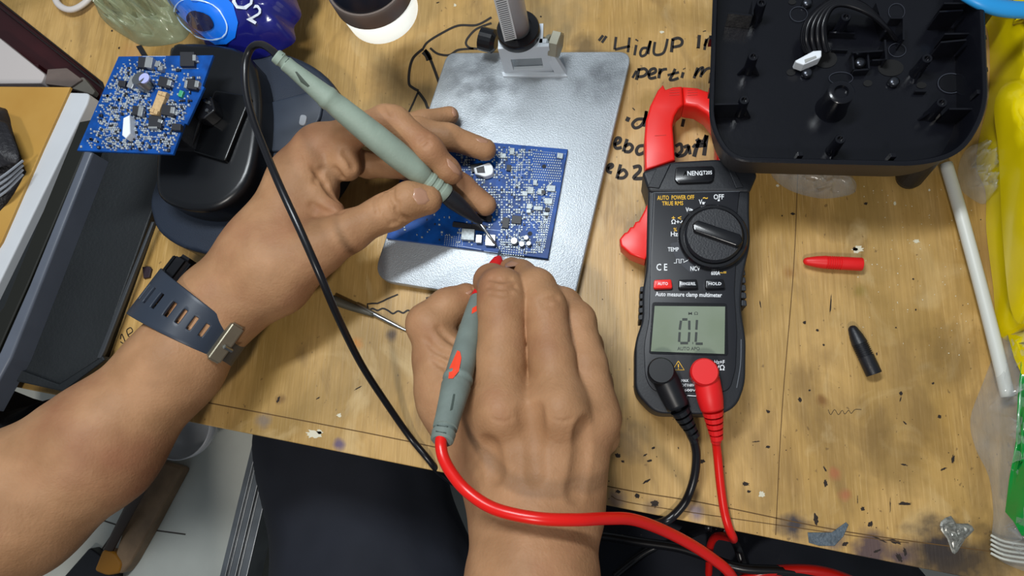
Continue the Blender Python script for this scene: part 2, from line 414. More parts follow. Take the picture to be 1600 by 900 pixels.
# ------------------------------------------------------------------ room below and the workbench
def at(px,py,z=0): return Pm(px,py,z)
FZ=-750.0
FLOOR=mat('tile_floor','#8f918c',0.35,var=0.12,vscale=6)
struct(obj('floor',*slab_w([(-1800,-1600),(1800,-1600),(1800,1600),(-1800,1600)],FZ-20,FZ),FLOOR))
def WP(px,py,z=0):
    p=Pm(px,py,z)*0.001; p[2]+=TZ; return tuple(p)
ST=[((1284,626),.004,'#6e4210',.7),((1232,424),.005,'#8a5a1e',.6),((612,524),.0045,'#3c2410',.85),((560,536),.0045,'#b8741c',.7),((438,624),.004,'#6a4a22',.7),
    ((1240,822),.009,'#2c2a34',.95),((1365,862),.012,'#41323e',.9),((1462,852),.017,'#2a2428',.95),((1500,895),.026,'#2e2622',.9),((1410,870),.010,'#3c3040',.85),((1570,860),.02,'#54401f',.7),((1300,840),.008,'#4a4450',.6),((1088,800),.006,'#6e6474',.8),((1020,790),.006,'#6a5440',.7),
    ((530,694),.004,'#40386a',.8),((412,656),.006,'#6c6460',.7),((960,778),.006,'#6a5a58',.7),((1305,742),.004,'#b0493a',.4),((1320,774),.004,'#b0493a',.4),((980,690),.014,'#5a4a34',.55),  # last spot here is the meter's cast shadow, painted into the wood colour
    ((915,75),.012,'#54401c',.75),((1345,455),.005,'#7a6a20',.5),((1010,160),.01,'#8a6a18',.6),((1480,560),.022,'#6a5228',.5),((1400,720),.02,'#6e5426',.45),((1560,400),.02,'#7a5a34',.5),((790,40),.02,'#7e6a40',.4),
    ((870,20),.03,'#7c6c4c',.5),((610,130),.018,'#806334',.5),((1430,330),.011,'#94702e',.5),((78,172),.009,'#8a5a24',.2),((1500,80),.02,'#77582e',.4),((205,85),.012,'#b78650',.6),((1240,20),.02,'#77582e',.4)]
WOOD=wood_mat([(WP(*p),r,c,s) for p,r,c,s in ST])
WOODE=mat('plywood_edge','#9d7c42',0.6,var=0.35,vscale=200,bump=0.3)
TB=[(-420,-330),(118,98),(196,158),(165,200),(-60,540),(-420,516),(2250,1050),(2250,-420),(-420,-420)]
TB=[(-360,-285),(160,128),(168,150),(60,330),(-80,470),(-420,470),(-420,516),(2250,1050),(2250,-420),(-360,-420)]
bench=thing('workbench','worn yellow plywood workbench top with burn marks and black handwriting','table',at(900,300,-18))
obj('bench_top',*slab(TB,-18,0,0.8,seg=2),WOOD,bench)
c1,c2=at(-300,545,-18),at(2100,1010,-18)
fr=slab([(-380,500),(2200,1016),(2200,1030),(-380,514)],-70,-18.2); obj('front_rail',*fr,WOODE,bench)
for q in ((2180,900),(-340,480),(2180,-380),(-330,-400)):
    c=at(q[0],q[1],-18.2); obj('leg',*slab_w([(c[0]-20,c[1]-20),(c[0]+20,c[1]-20),(c[0]+20,c[1]+20),(c[0]-20,c[1]+20)],FZ,-18.4),WOODE,bench)
# seams between boards
g=[stroke([(1247,255),(1240,420),(1222,640),(1212,836)],1.3,0),stroke([(318,628),(640,690),(950,760),(1100,786),(1330,832),(1600,868)],1.6,0),stroke([(955,775),(1010,790),(1340,838),(1420,848)],1.2,0)]
SEAM=mat('dark_seam','#5c4220',0.8)
for g_ in g: obj('board_seam',*g_,SEAM,bench)
# handwriting
hw=[]
def H(pts,w=3.2,n=5): hw.append(stroke([(920+x*0.3,30+y*0.3) for x,y in pts],w*1.3,0,n=n))
# scale note: crop 700x900 for 210x270 px -> 0.3
H([(52,112),(75,84)]);H([(68,122),(92,88)])
H([(142,92),(134,158)]);H([(136,158),(215,140)]);H([(212,95),(204,172)])
H([(248,112),(252,106)],4);H([(247,134),(238,188)])
H([(304,150),(280,152),(268,175),(275,192),(296,184),(306,160),(322,112)]);H([(322,112),(308,182)])
H([(345,118),(338,170),(352,186),(385,178),(400,150),(410,102)]);
H([(438,104),(430,172)],4);H([(432,108),(465,98),(486,112),(478,136),(436,146)],3.6)
H([(576,82),(570,152)],4);H([(602,60),(603,64)],4);H([(612,102),(602,160)]);H([(602,140),(615,112),(630,100),(645,98)])
# perti m
H([(248,268),(228,306)],3);H([(262,256),(248,316)],4);H([(256,264),(290,258),(304,276),(286,296),(254,300)],3.6)
H([(308,292),(346,276),(344,258),(322,264),(312,290),(322,308),(352,302)],3.6)
H([(372,256),(364,308)],3.8);H([(366,286),(384,264),(408,260)],3.4)
H([(450,258),(436,290),(422,314),(440,316),(468,306)],3.4);H([(410,292),(470,276)],3)
H([(492,276),(484,306)],3.6);H([(496,256),(498,260)],3.6)
H([(568,252),(548,308)],3.6);H([(552,296),(575,262),(594,252),(590,272),(582,302)],3.4);H([(586,290),(610,262),(632,254)],3.4)
# id
H([(208,510),(198,532)],5);H([(232,470),(236,466)],4);H([(286,520),(252,522),(228,545),(240,566),(270,556),(292,520),(300,478)],3.8);H([(300,478),(288,560)],4)
H([(495,520),(486,560)],4);H([(556,650),(540,668)],3)
# ebanan ... ah
H([(132,654),(160,640),(164,622),(146,620),(134,650),(144,672),(172,668)],4);H([(200,624),(180,690)],4);H([(186,664),(212,650),(228,668),(212,690),(184,688)],4)
H([(292,658),(262,662),(248,684),(258,704),(286,694),(298,668)],4)
H([(452,662),(478,650),(484,684),(460,712),(500,704),(520,660),(494,668)],4);H([(520,660),(528,704)],4);H([(450,712),(462,700)],6)
H([(614,604),(596,640),(572,640),(548,716)],5);H([(614,604),(610,640),(600,710)],5);H([(556,660),(612,655)],5);H([(560,640),(580,628)],6)
# eba
H([(100,780),(122,768),(120,756),(104,762),(98,790),(120,800)],4);H([(166,756),(146,830)],4);H([(152,804),(180,784),(198,806),(180,826),(148,826)],4)
H([(230,772),(262,766),(266,790),(234,826),(268,830),(300,826)],4.4)
H([(560,150),(575,148)],1)
# pencil scribble and left letters
for a in ([(188,530),(190,522),(194,530),(196,538),(188,534)],[(200,524),(198,516),(204,512),(207,518),(200,524),(206,528)]): hw.append(stroke(a,1.6,0))
for x in (0,): 
    hw.append(stroke([(1294,640),(1298,648),(1304,640),(1310,648),(1316,641),(1320,647),(1326,641),(1330,646),(1336,640),(1346,640)],0.8,0,n=4))
for g_ in hw: obj('pen_stroke',*g_,INK,bench)
ml=[]
def K(p,w=3.2,n=6): ml.append(stroke(p,w,0,n=n))
K([(768,27),(745,39),(716,40),(690,52),(668,66),(660,78)],3.6);K([(768,36),(745,45),(732,58),(728,68),(735,75),(752,76),(768,74)],3.6)
K([(660,77),(646,90),(640,108),(639,130),(645,137),(654,142)],4.2);K([(664,78),(672,92),(680,112),(687,132)],4.6);K([(672,75),(684,84),(702,86),(716,78),(740,76)],3.6)
K([(654,142),(646,160),(636,181)],3);K([(654,144),(664,158),(668,168),(674,173)],4.6);K([(662,80),(668,86),(671,94)],10,n=3)
K([(622,460),(605,467),(590,474),(574,475),(577,487)],2.6,n=2);K([(577,486),(582,482),(590,485),(598,482),(606,485),(614,490),(622,486),(630,489),(638,485),(648,492)],2.8)
K([(668,464),(672,476),(677,484)],6,n=3)
for g_ in ml: obj('marker_line',*g_,INK,bench)
# scorch marks and gouges
bm_=[]
rng=random.Random(4)
def blot(px,py,w,h,rot=0,seed=0):
    r=random.Random(seed); a=math.radians(rot); q=[]
    for i in range(20):
        t=2*math.pi*i/20; k=0.62+0.62*r.random()*(1 if i%3 else 0.6); x=w/2*math.cos(t)*k; y=h/2*math.sin(t)*k; q.append((px+x*math.cos(a)-y*math.sin(a),py+x*math.sin(a)+y*math.cos(a)))
    bm_.append(flat_poly(q,0.12))
for i,(x,y,w_,h_,r_) in enumerate([(965,712,9,7,30),(973,721,6,4,20),(1008,711,3,7,60),(1021,700,6,4,-20),(1015,720,10,4,0),(1010,752,14,4,-30),(1097,721,10,7,-10),(1088,752,8,7,30),(1165,756,11,8,10),(1170,768,7,5,0),(1130,729,5,3,0),
    (1289,733,3,10,-30),(1290,755,6,14,-10),(1413,787,22,6,0),(1348,795,7,7,0),(1360,819,9,9,0),(1375,843,3,26,-65),(1397,846,22,6,15),(1275,812,8,20,-5),(1320,850,12,7,-30),(1414,862,5,14,-10),(1370,861,14,4,-20),(1405,872,16,8,60),
    (1412,726,12,3,10),(1489,718,5,14,10),(1474,733,12,3,-25),(1408,615,6,7,0),(1407,624,2,9,15),(1414,661,3,9,-50),(1468,651,7,6,30),(1458,599,4,4,0),(1431,484,3,4,0),(1353,318,6,5,0),(1239,334,8,4,0),(1336,389,10,6,0),(1298,475,2.4,30,4),
    (1277,516,5,4,0),(1257,504,6,5,0),(1287,539,4,4,0),(1200,643,8,5,40),(1427,436,4,3,0),(1188,475,2,14,-10),(1222,337,3,3,0),(1370,553,3,5,0),(1400,512,3,3,0),(1340,782,1.5,16,0),(1391,790,1.5,24,0),(1250,625,7,8,0),
    (966,768,9,6,10),(996,775,9,9,0),(1023,787,14,12,0),(1182,690,14,1.6,-5),(1200,698,8,5,0),(435,624,4,12,25),(560,606,14,2,-30),(497,622,8,2,-30),(1060,700,2,4,0),(1265,610,4,3,0),(175,48,3,4,0),(186,75,3,4,20),(283,2,8,2,0),(684,4,6,2,-20),(870,78,10,3,20),(845,26,3,3,0)]): blot(x,y,w_,h_,r_,i)
CHAR=mat('char','#2a201a',0.8,var=0.4,vscale=600)
for g_ in bm_: obj('burn_mark',*g_,CHAR,bench)
bm_=[]
for k in range(110): blot(rng.uniform(930,1560),rng.uniform(300,880) if k%3 else rng.uniform(690,840),rng.uniform(.7,2.0),rng.uniform(.7,2.2),rng.uniform(0,90),k+100)
obj('dark_specks',*merge(*bm_),CHAR,bench,kind='stuff')
wp=[]
bm_=[]
for x,y,w_,h_ in ((1590,773,12,9),(1190,772,11,9),(491,678,26,14),(499,675,8,9),(1398,318,5,6),(1432,377,10,7),(1340,390,18,12),(1215,290,6,4),(1452,297,4,4),(530,649,8,6),(1034,50,8,5),(711,8,5,5)): blot(x,y,w_,h_,0,int(x))
PR=mat('pale_resin','#cfcab4',0.35)
for g_ in bm_: obj('pale_blot',*g_,PR,bench)
bm_=[]
for k in range(90): blot(rng.uniform(1340,1520),rng.uniform(290,560),rng.uniform(.8,2.2),rng.uniform(.8,2.2),0,k+900)
obj('pale_specks',*merge(*bm_),PR,bench,kind='stuff')
# peeled slate coloured foil patches on the front strip
SL=mat('slate_film','#56626c',0.4,var=0.4,vscale=400,bump=0.5,bscale=900)
obj('film_patch',*slab([(1262,832),(1300,832),(1322,816),(1326,820),(1318,838),(1304,853),(1280,853),(1264,848)],0,0.5,0.2),SL,bench)
obj('film_patch',*pillow([(1470,815),(1486,806),(1494,818),(1512,818),(1522,828),(1508,842),(1496,862),(1488,864),(1480,842),(1470,828)],0.1,1.2,0.9,4,3,rings=8,n=2),mat('silver_film','#8f8f88',0.25,metal=0.3,var=0.5,vscale=500),bench)
# dark side cabinet past the bench edge
CAB=mat('maroon_laminate','#3a1418',0.35,var=0.3,vscale=30)
cab=thing('side_cabinet','dark maroon cabinet beside the left end of the bench','cabinet',at(-150,200,-60))
cq=[(-420,-330),(-300,-250),(60,52),(158,132),(162,150),(56,335),(-90,462),(-420,462)]
obj('cabinet_body',*slab([(x,y) for x,y in [(-500,-300),(-345,-262),(162,140),(154,160),(50,328),(-90,450),(-500,450)]],FZ,-26,1),CAB,cab)
obj('cabinet_lip',*slab([(-370,-290),(150,122),(158,134),(-360,-268)],-25.9,-17,1),CAB,cab)
# white low cabinet under the bench, bottom left
LCZ=-330.0
WT=mat('white_laminate','#dee0d6',0.35,var=0.1,vscale=20)
lc=thing('low_cabinet','low white topped cabinet with ribbed aluminium edge below the bench','cabinet',at(200,800,FZ))
obj('cabinet_body',*slab([(-150,560),(440,560),(395,700),(300,1250),(-150,1250)],FZ,LCZ-12),mat('cabinet_grey','#77776f',0.6),lc)
obj('top_panel',*slab([(-150,560),(447,560),(398,680),(386,742),(240,1330),(-150,1330)],LCZ-11.8,LCZ,1),WT,lc)
obj('panel_joint',*stroke([(120,800),(185,821),(290,835)],2.5,LCZ,n=0),mat('joint','#55504a',0.8),lc)
obj('panel_joint',*stroke([(185,821),(90,960)],2.5,LCZ,n=0),bpy.data.materials['joint'],lc)
eg=[]
for k,(o_,w_,h_) in enumerate(((0,9,6),(9,5,2),(14,10,7),(24,5,2),(29,12,6))):
    a=(399+o_*0.98,672);b=(342+o_*1.05,905); e=(275+o_*1.05,1180)
    ex=w_*1.0
    eg.append(slab([a,(a[0]+ex,a[1]),(b[0]+ex,b[1]),(e[0]+ex,e[1]),e,b],LCZ-30,LCZ+h_,0.6,seg=2))
obj('edge_trim',*merge(*eg),ALU,lc)
# ------------------------------------------------------------------ things on the low cabinet
CLR=mat('clear_plastic','#d6dbda',0.08,alpha=0.2,spec=1.0,coat=1.0,bump=1.0,bscale=110)
CLR2=mat('cloudy_plastic','#cfd2d8',0.2,alpha=0.62,spec=0.7,coat=0.3)
cup=thing('plastic_ladle','clear plastic ladle with a long dark handle on the white cabinet','ladle',at(290,690,LCZ))
c=Pm(288,668,LCZ+70)
obj('bowl',*lathe((c[0],c[1],LCZ+38),(c[0],c[1],LCZ+78),[(0,8),(0.02,15),(0.2,24),(0.6,31),(1,34),(1,32.5),(0.6,29.5),(0.22,22),(0.06,12)],40),CLR2,cup,smooth=True)
obj('handle',*ptube([(262,690,LCZ+60),(235,735,LCZ+50),(200,800,LCZ+30),(160,880,LCZ+10),(140,930,LCZ+6)],[9,8,7,6,6],n=5,flat=0.4),mat('dark_handle','#3b2c22',0.5),cup,smooth=True)
br=thing('wooden_paddle','brown wooden paddle with an orange tipped end under the forearm','paddle',at(220,800,LCZ))
WB=mat('brown_wood','#a28465',0.5,var=0.4,vscale=40); 
obj('blade',*slab(rnd([(232,715),(286,730),(238,820),(204,880),(190,898),(172,892),(196,812)],8),LCZ+1,LCZ+16,3),WB,br)
obj('tip',*slab(rnd([(160,858),(178,862),(190,880),(186,896),(166,900),(146,892)],6),LCZ+1,LCZ+18,3),mat('orange_varnish','#a8701e',0.4),br)
obj('ferrule',*slab(rnd([(96,905),(118,880),(140,855),(180,885),(178,925),(110,950)],5),LCZ+0.5,LCZ+14,2),BLK,br)
# ------------------------------------------------------------------ left end: white board, amber sheet, black case
wb=obj('white_board',*slab(rnd([(30,142),(141,145),(136,162),(-30,500),(-200,760),(-330,620),(-200,150)],[0,10,3,0,0,0,0]),-15,16,1.2),mat('white_melamine','#c9cdd2',0.4,var=0.04)); tag(wb,'thick white board with a rounded corner leaning left of the black case','board')
am=obj('amber_sheet',*slab([(-160,134),(110,136),(66,232),(2,378),(-120,560),(-240,480)],16,18.2,0.4),mat('amber_card','#c39a50',0.45,col2='#b08238',vscale=12)); tag(am,'amber brown card sheet lying on the white board','sheet')
bp=obj('base_board',*slab([(-380,100),(60,100),(0,600),(-380,600)],-25.9,-15,0.5),CAB); tag(bp,'dark panel the white board lies on','board')
wl=thing('black_wallet','worn black folded wallet at the left edge on the amber sheet','wallet',at(5,250,18.2))
WLM=mat('worn_leather','#232227',0.45,var=0.4,vscale=150,bump=0.6,bscale=500)
obj('cover',*pillow([(-60,170),(2,168),(14,180),(20,205),(38,262),(38,274),(0,330),(-60,350)],18.2,16,0.12,16,2),WLM,wl,smooth=True)
obj('flap',*pillow([(-60,180),(0,188),(14,200),(30,250),(0,262),(-60,290)],33,6,0.3,10,7,zref=33),WLM,wl,smooth=True)
g=[]
for k in range(4): g.append(ptube([(-20,318-k*9,27+k*3),(8,300-k*9,29+k*3),(36,272-k*7,27+k*2)],0.9,n=4,seg=6))
obj('page_edges',*merge(*g),mat('grey_edges','#8b9098',0.5),wl)
wc=obj('white_carton',*slab(rnd([(-90,50),(-10,52),(70,116),(64,130),(-90,131)],3),-17,-8,1.5),mat('white_card','#c4bdbb',0.6)); tag(wc,'white carton past the bench edge above the amber sheet','carton')
wc=obj('grey_offcut',*slab(rnd([(74,108),(104,106),(128,124),(110,136),(70,131)],2),-17,-10,1),mat('grey_card','#6f625c',0.7,var=0.3)); tag(wc,'small brownish grey offcut beside the white carton','offcut')
wc=obj('grey_offcut',*slab(rnd([(112,124),(130,120),(148,142),(144,148),(112,138)],2),-17,-12,1),mat('grey_card2','#6e6a62',0.7,var=0.3)); tag(wc,'small grey offcut nearest the white board corner','offcut')
# black case : open shallow tray
CSE=mat('case_black','#1c2023',0.5,var=0.25,vscale=25,bump=0.2,bscale=500)
bc=thing('black_case','long dark plastic case lying open left of the wristwatch','case',at(100,400,0))
obj('case_floor',*slab([(138,214),(270,226),(262,262),(155,560),(90,603),(0,584),(-150,560)],0.2,9,1),CSE,bc)
obj('left_wall',*slab([(124,190),(146,186),(136,228),(44,444),(-2,546),(-60,640),(-120,640),(6,478)],0.2,24,1),mat('case_wall','#14150f',0.5),bc)
obj('ledge',*slab([(132,232),(144,238),(60,450),(16,560),(-28,640),(-46,634),(0,548),(45,446)],9.1,26,2,seg=4),mat('ledge_highlight','#5a606c',0.35,var=0.1),bc)  # lighter grey puts the highlight along this ledge into its colour
obj('right_rim',*slab([(236,346),(241,346),(163,548),(157,560),(150,560)],9.1,12,0.8),mat('rim_dark','#33363a',0.4),bc)
obj('front_rim',*slab([(-60,556),(0,566),(92,600),(160,556),(164,562),(98,612),(90,610),(0,590),(-60,578)],0.2,12,1),CSE,bc)
# crumbs
cr=obj('plastic_crumb',*slab([(222,417),(233,416),(236,420),(233,433),(224,435)],0.1,2.2,0.4),mat('purple_black','#2a1d26',0.5)); tag(cr,'tiny dark rectangular crumb between the case and the watch','crumb')
# black cloth bag below the left edge
cb=obj('cloth_bag',*pillow([(-120,600),(0,622),(60,606),(130,585),(200,620),(160,720),(20,790),(-120,800)],-200,70,0.15,60,8,zref=-140),mat('black_cloth','#14141a',0.8,bump=0.3)); tag(cb,'black cloth bag hanging below the bench at far left','bag')
cb.location.z+=0
# ------------------------------------------------------------------ black dock device with the small board on it
DV=mat('dock_black','#1d2635',0.45,var=0.15,vscale=30,bump=0.15,bscale=1500)
dv=thing('charging_dock','black rounded plastic device under the small circuit board','device',at(380,230,0))
low=[(262,90),(275,70),(310,66),(392,72),(470,92),(520,130),(534,180),(520,250),(470,320),(420,385),(378,402),(300,392),(252,366),(236,335),(236,300),(262,220)]
obj('base',*slab_w([Pm(x,y,34) for x,y in [(p[0],p[1]) for p in spline(low,4,closed=True)]],0.2,34,8,seg=5),DV,dv); 
up=[(262,78),(300,66),(380,78),(404,140),(402,220),(385,285),(345,322),(300,328),(252,312),(240,280),(246,200)]
obj('upper_housing',*slab_w([Pm(*p,56) for p in spline(up,4,closed=True)],34,56,5,seg=4),mat('dock_gloss','#0e1014',0.3,var=0.1),dv)
obj('inner_frame',*slab(rnd([(335,140),(392,150),(352,252),(300,236)],6),56,60,1),mat('frame_black','#060709',0.25),dv)
obj('side_panel',*slab(rnd([(418,160),(508,136),(500,185),(462,236),(410,236)],8),34,36.5,1.2),mat('panel_slate','#2e3643',0.45,var=0.15),dv)
obj('button',*slab(rnd([(469,178),(480,180),(476,196),(466,195)],5),36.5,38,0.6),mat('button_grey','#9499a0',0.4),dv)
for o in dv.children: autosmooth(o,35)
BLUE=mat('blue_solder_mask','#084c9e',0.45,var=0.45,vscale=120,spec=0.3); BLUED=mat('dark_blue_edge','#0b2a5e',0.4)
def board_fn(q):
    q=[np.array(p,float) for p in q]   # TL,TR,BR,BL
    return lambda u,v: tuple(q[0]*(1-u)*(1-v)+q[1]*u*(1-v)+q[2]*u*v+q[3]*(1-u)*v)
def quadbox(fn,u,v,du,dv_,z0,z1):
    return slab([fn(u-du,v-dv_),fn(u+du,v-dv_),fn(u+du,v+dv_),fn(u-du,v+dv_)],z0,z1)
sb=thing('small_circuit_board','small blue circuit board crowded with parts lying on the black device','circuit board',at(227,162,78))
SZ=79.0
bw=slab([(185,88),(333,86),(316,134),(319,136),(292,194),(288,193),(270,241),(120,235)],SZ-1.8,SZ,0.2,seg=1)
obj('board',*bw,BLUE,sb)
obj('spacer',*slab([(250,150),(300,152),(280,215),(235,212)],56,SZ-1.9,1),BLK,sb)
f1=board_fn([(185,88),(333,86),(270,241),(120,235)])
def comp(name,px,py,w,h,ang,hh,m,par,z,**k):
    return obj(name,*pbox(px,py,w,h,ang,z,z+hh,0.15),m,par,**k)
for px,py,w_,h_,a in ((292,92,22,22,0),(222,97,13,16,5),(257,128,20,15,15),(299,131,18,15,10),(262,172,20,16,10),(242,190,20,18,5),(275,198,14,10,5),(190,130,11,9,10),(211,172,9,14,5)):
    comp('chip',px,py,w_,h_,a,3.0,CHIP,sb,SZ)
for px,py,w_,h_,a in ((232,97,11,17,10),(205,128,9,19,22),(303,90,5,9,0),(264,129,6,9,15),(307,131,6,10,10),(269,172,6,10,10),(290,131,4,12,10),(250,189,7,5,20),(238,199,14,3,0),(219,174,7,14,10),(246,100,8,9,20),(250,106,7,7,0)):
    comp('solder_terminal',px,py,w_,h_,a,3.2,mat('terminal_silver','#aeb2b4',0.35,metal=0.5,var=0.2) if 'terminal_silver' not in bpy.data.materials else bpy.data.materials['terminal_silver'],sb,SZ)
a_=Pm(232,136,SZ); cp=obj('capacitor',*lathe(a_,a_+np.array([-1.2,1.5,8.5]),[(0,5.0),(0.1,5.2),(0.2,4.8),(0.9,5),(1,4.6)],28),STEEL,sb,smooth=False); autosmooth(cp)
e=Pm(229,124,SZ+9.6); obj('capacitor_mark',*disc_h(e,4.0) if 'disc_h' in globals() else rod(225,122,SZ+8.3,SZ+9.2,3.2,prof=[(0,3.4),(1,3.4)]),mat('lilac_top','#a9aede',0.4),sb)
obj('tan_connector',*slab([(247,141),(261,144),(246,180),(233,178)],SZ,SZ+3,0.4),TAN,sb)
for q in ((250,145),(256,147),(237,172),(243,175)): comp('solder_terminal',q[0],q[1],6,6,20,3.8,TAN,sb,SZ)
obj('white_connector',*slab([(192,184),(202,179),(203,208),(196,216),(190,211)],SZ,SZ+6,0.8),NYL,sb)
comp('green_part',282,146,6,10,20,2,mat('green_glass','#3f9a72',0.3),sb,SZ)
g=[]
for ll in ([(222,88),(259,88),(256,98)],[(229,112),(247,112),(246,119),(230,118)],[(281,107),(310,107)],[(182,147),(180,160),(165,205)],[(202,146),(218,148),(217,156),(201,155)],[(196,128),(186,170),(175,210),(166,212)],[(206,213),(230,213)],[(232,213),(262,216)]):
    g.append(stroke(ll,0.9,SZ,n=0))
g.append(text('000',176,120,9,SZ+0.1,rot=-70))
g=g[:-1]
obj('silkscreen',*merge(*g),mat('silkscreen','#9fb4dc',0.6),sb)
r=random.Random(11); sm=[]; cnt=0
def dens(u,v): 
    x,y=f1(u,v)
    if 0.18<u<0.6 and 0.1<v<0.35 and r.random()<0.5: return 0.25
    if u<0.12 and v>0.5: return 0.25
    if u>0.72 and v<0.45: return 0.12
    if v<0.12: return 0.15
    return 0.95 if v>0.42 else 0.6
N1=0
for k in range(2000):
    u,v=r.uniform(.03,.96),r.uniform(.04,.97); u=round(u*44)/44+r.uniform(-.003,.003); v=round(v*48)/48+r.uniform(-.003,.003); x,y=f1(u,v)
    if r.random()>dens(u,v): continue
    if x>286 and y>134 and (x-286)*0.4+(y-134)*1>54: continue
    if 288<x and y>190-(x-292)*2: continue
    if 236<x<262 and 138<y<182: continue
    if 186<x<206 and 178<y<218: continue
    w_=r.uniform(1.2,3.4);h_=r.uniform(1.2,3.4)
    b=pbox(x,y,w_,h_,1,SZ,SZ+r.uniform(.4,1.5))
    if r.random()<0.12: b=pbox(x,y,w_*1.3,h_*1.3,0,SZ,SZ+1.2); sm.append(('d',b)); continue
    N1+=1
    if N1<=70 and w_*h_>6: obj('resistor',*b,SOLD,sb)
    else: sm.append(('s',b))
obj('solder_pads',*merge(*[b for t,b in sm if t=='s']),SOLD,sb,kind='stuff')
obj('tiny_chips',*merge(*[b for t,b in sm if t=='d']),CHIP,sb,kind='stuff')
# plug stack at the right edge of the board
pl=thing('cable_plug','black plug and short leads poking from behind the small circuit board','plug',at(310,190,60))
obj('plug_body',*slab(rnd([(304,155),(330,150),(336,172),(318,186),(300,182)],4),60.2,70,1),BLKG,pl)
for k in range(3): obj('lead',*ptube([(305+k*7,165,64),(292+k*8,200,64),(280+k*9,228,63)],1.6,n=4,seg=8),BLKG,pl,smooth=True)
for q in ((320,157),(326,160),(323,172)): obj('contact',*rod(q[0],q[1],70,71,1.1),STEEL,pl)
# ------------------------------------------------------------------ blue pouch, clear bags at the top
PB=mat('pouch_navy','#1b1d78',0.25,coat=0.5,var=0.3,vscale=25); 
pouch=thing('blue_pouch','navy blue foil pouch with a bright blue eye shape and white O2 lettering','pouch',at(360,20,34))
pv=pillow([(235,-70),(256,0),(290,38),(318,62),(350,76),(392,74),(428,60),(448,46),(446,24),(458,4),(450,-30),(470,-90),(350,-130)],34.5,26,0.17,18,4,rings=18,power=3,zref=48)
pb_=obj('pouch_film',*pv,PB,pouch,smooth=True); bv=bvh_of(*pv)
def fan(poly,rings=6):
    P_=np.array(poly,float);c=P_.mean(0);V=[tuple(c)];F=[];m=len(P_)
    for k in range(1,rings+1): V+= [tuple(c+(p-c)*k/rings) for p in P_]
    for i in range(m): F.append([0,1+i,1+(i+1)%m])
    for k in range(rings-1):
        for i in range(m):
            a=1+k*m+i;b=1+k*m+(i+1)%m; F.append([a,a+m,b+m,b])
    return V,F
def rotell(cx,cy,rx,ry,ang,n=40):
    a=math.radians(ang); return [(cx+rx*math.cos(t)*math.cos(a)-ry*math.sin(t)*math.sin(a),cy+rx*math.cos(t)*math.sin(a)+ry*math.sin(t)*math.cos(a)) for t in [2*math.pi*i/n for i in range(n)]]
obj('eye_shape',*project(*fan([(262,2),(255,-20),(300,-30),(340,-18),(366,8),(373,35),(368,58),(355,68),(338,69),(322,58),(300,40),(280,22)]),bv,1.0),mat('azure_print','#1272e6',0.3,coat=0.5),pouch,smooth=True)
def ringpx(o,i): 
    V=list(o)+list(i);m=len(o);return V,[[k,(k+1)%m,(k+1)%m+m,k+m] for k in range(m)]
obj('eye_ring',*project(*ringpx(rotell(316,30,45,27,28),rotell(316,30,43,25,28)),bv,1.6),mat('pale_blue_print','#b9d6f6',0.3),pouch)
obj('pupil',*project(*fan(rotell(315,32,22,14,25),4),bv,1.7),mat('pupil_navy','#0e1440',0.25,coat=0.5),pouch,smooth=True)
def textpx(s,px,py,size,rot):
    V,F=text2d(s);a=math.radians(rot);return [(px+u*size*math.cos(a)+v*size*math.sin(a),py+u*size*math.sin(a)-v*size*math.cos(a)) for u,v in V],F
obj('lettering',*merge(project(*textpx('O',379,3,40,30),bv,1.6),project(*textpx('2',398,24,34,30),bv,1.6)),mat('white_lettering','#dfe6f2',0.4),pouch)
gb=obj('clear_bag',*pillow([(140,-60),(150,10),(168,38),(200,60),(225,72),(262,70),(290,60),(300,30),(275,-10),(262,-60)],0.2,24,0.9,8,12,rings=26),mat('greenish_bag','#b4bd98',0.15,alpha=0.5,coat=0.5,var=0.25,vscale=60),smooth=True); tag(gb,'crumpled clear bag with pale green contents beside the blue pouch','bag')
bh=obj('bag_handle',*ptube([(84,-16,6),(88,2,6),(98,12,6),(112,15,6),(128,8,6),(142,-6,6),(150,-30,6)],2.6,n=6,flat=0.8),mat('white_loop','#cfc8c4',0.4),smooth=True); tag(bh,'milky white plastic loop at the top left on the bench','loop')
sh=obj('dark_offcut',*slab([(212,72),(220,70),(232,90),(224,92)],0.1,1.5,0.3),BLK); tag(sh,'thin black sliver on the bench above the small circuit board','offcut')
# ------------------------------------------------------------------ lamp head
lp=thing('work_lamp','round lamp head with glowing white diffuser above the bench','lamp',at(600,20,60))
LD=bpy.data.materials.new('lamp_glow'); LD.use_nodes=True; b_=LD.node_tree.nodes['Principled BSDF']; b_.inputs['Base Color'].default_value=srgb('#f4f6ee'); b_.inputs['Emission Color'].default_value=srgb('#f6faf2'); b_.inputs['Emission Strength'].default_value=0.75; b_.inputs['Roughness'].default_value=0.3
cb_=Pm(600,22,60); cx_=cb_[0]; cy_=cb_[1]
obj('diffuser',*lathe((cx_,cy_,60),(cx_,cy_,80),[(0,20),(0.12,23),(0.6,23.8),(1,23)],48),LD,lp,smooth=True)
o=obj('metal_band',*lathe((cx_,cy_,80.2),(cx_,cy_,94),[(0,24.0),(0.06,25.2),(0.9,25.4),(1,24.6)],48),mat('bronze_band','#7c7069',0.35,metal=0.4,var=0.1),lp); autosmooth(o,35)
o=obj('top_cap',*lathe((cx_,cy_,94.2),(cx_,cy_,130),[(0,23.4),(0.1,23),(0.35,20),(0.7,13),(1,5)],48),mat('cap_navy_black','#161a26',0.35),lp); autosmooth(o,35)
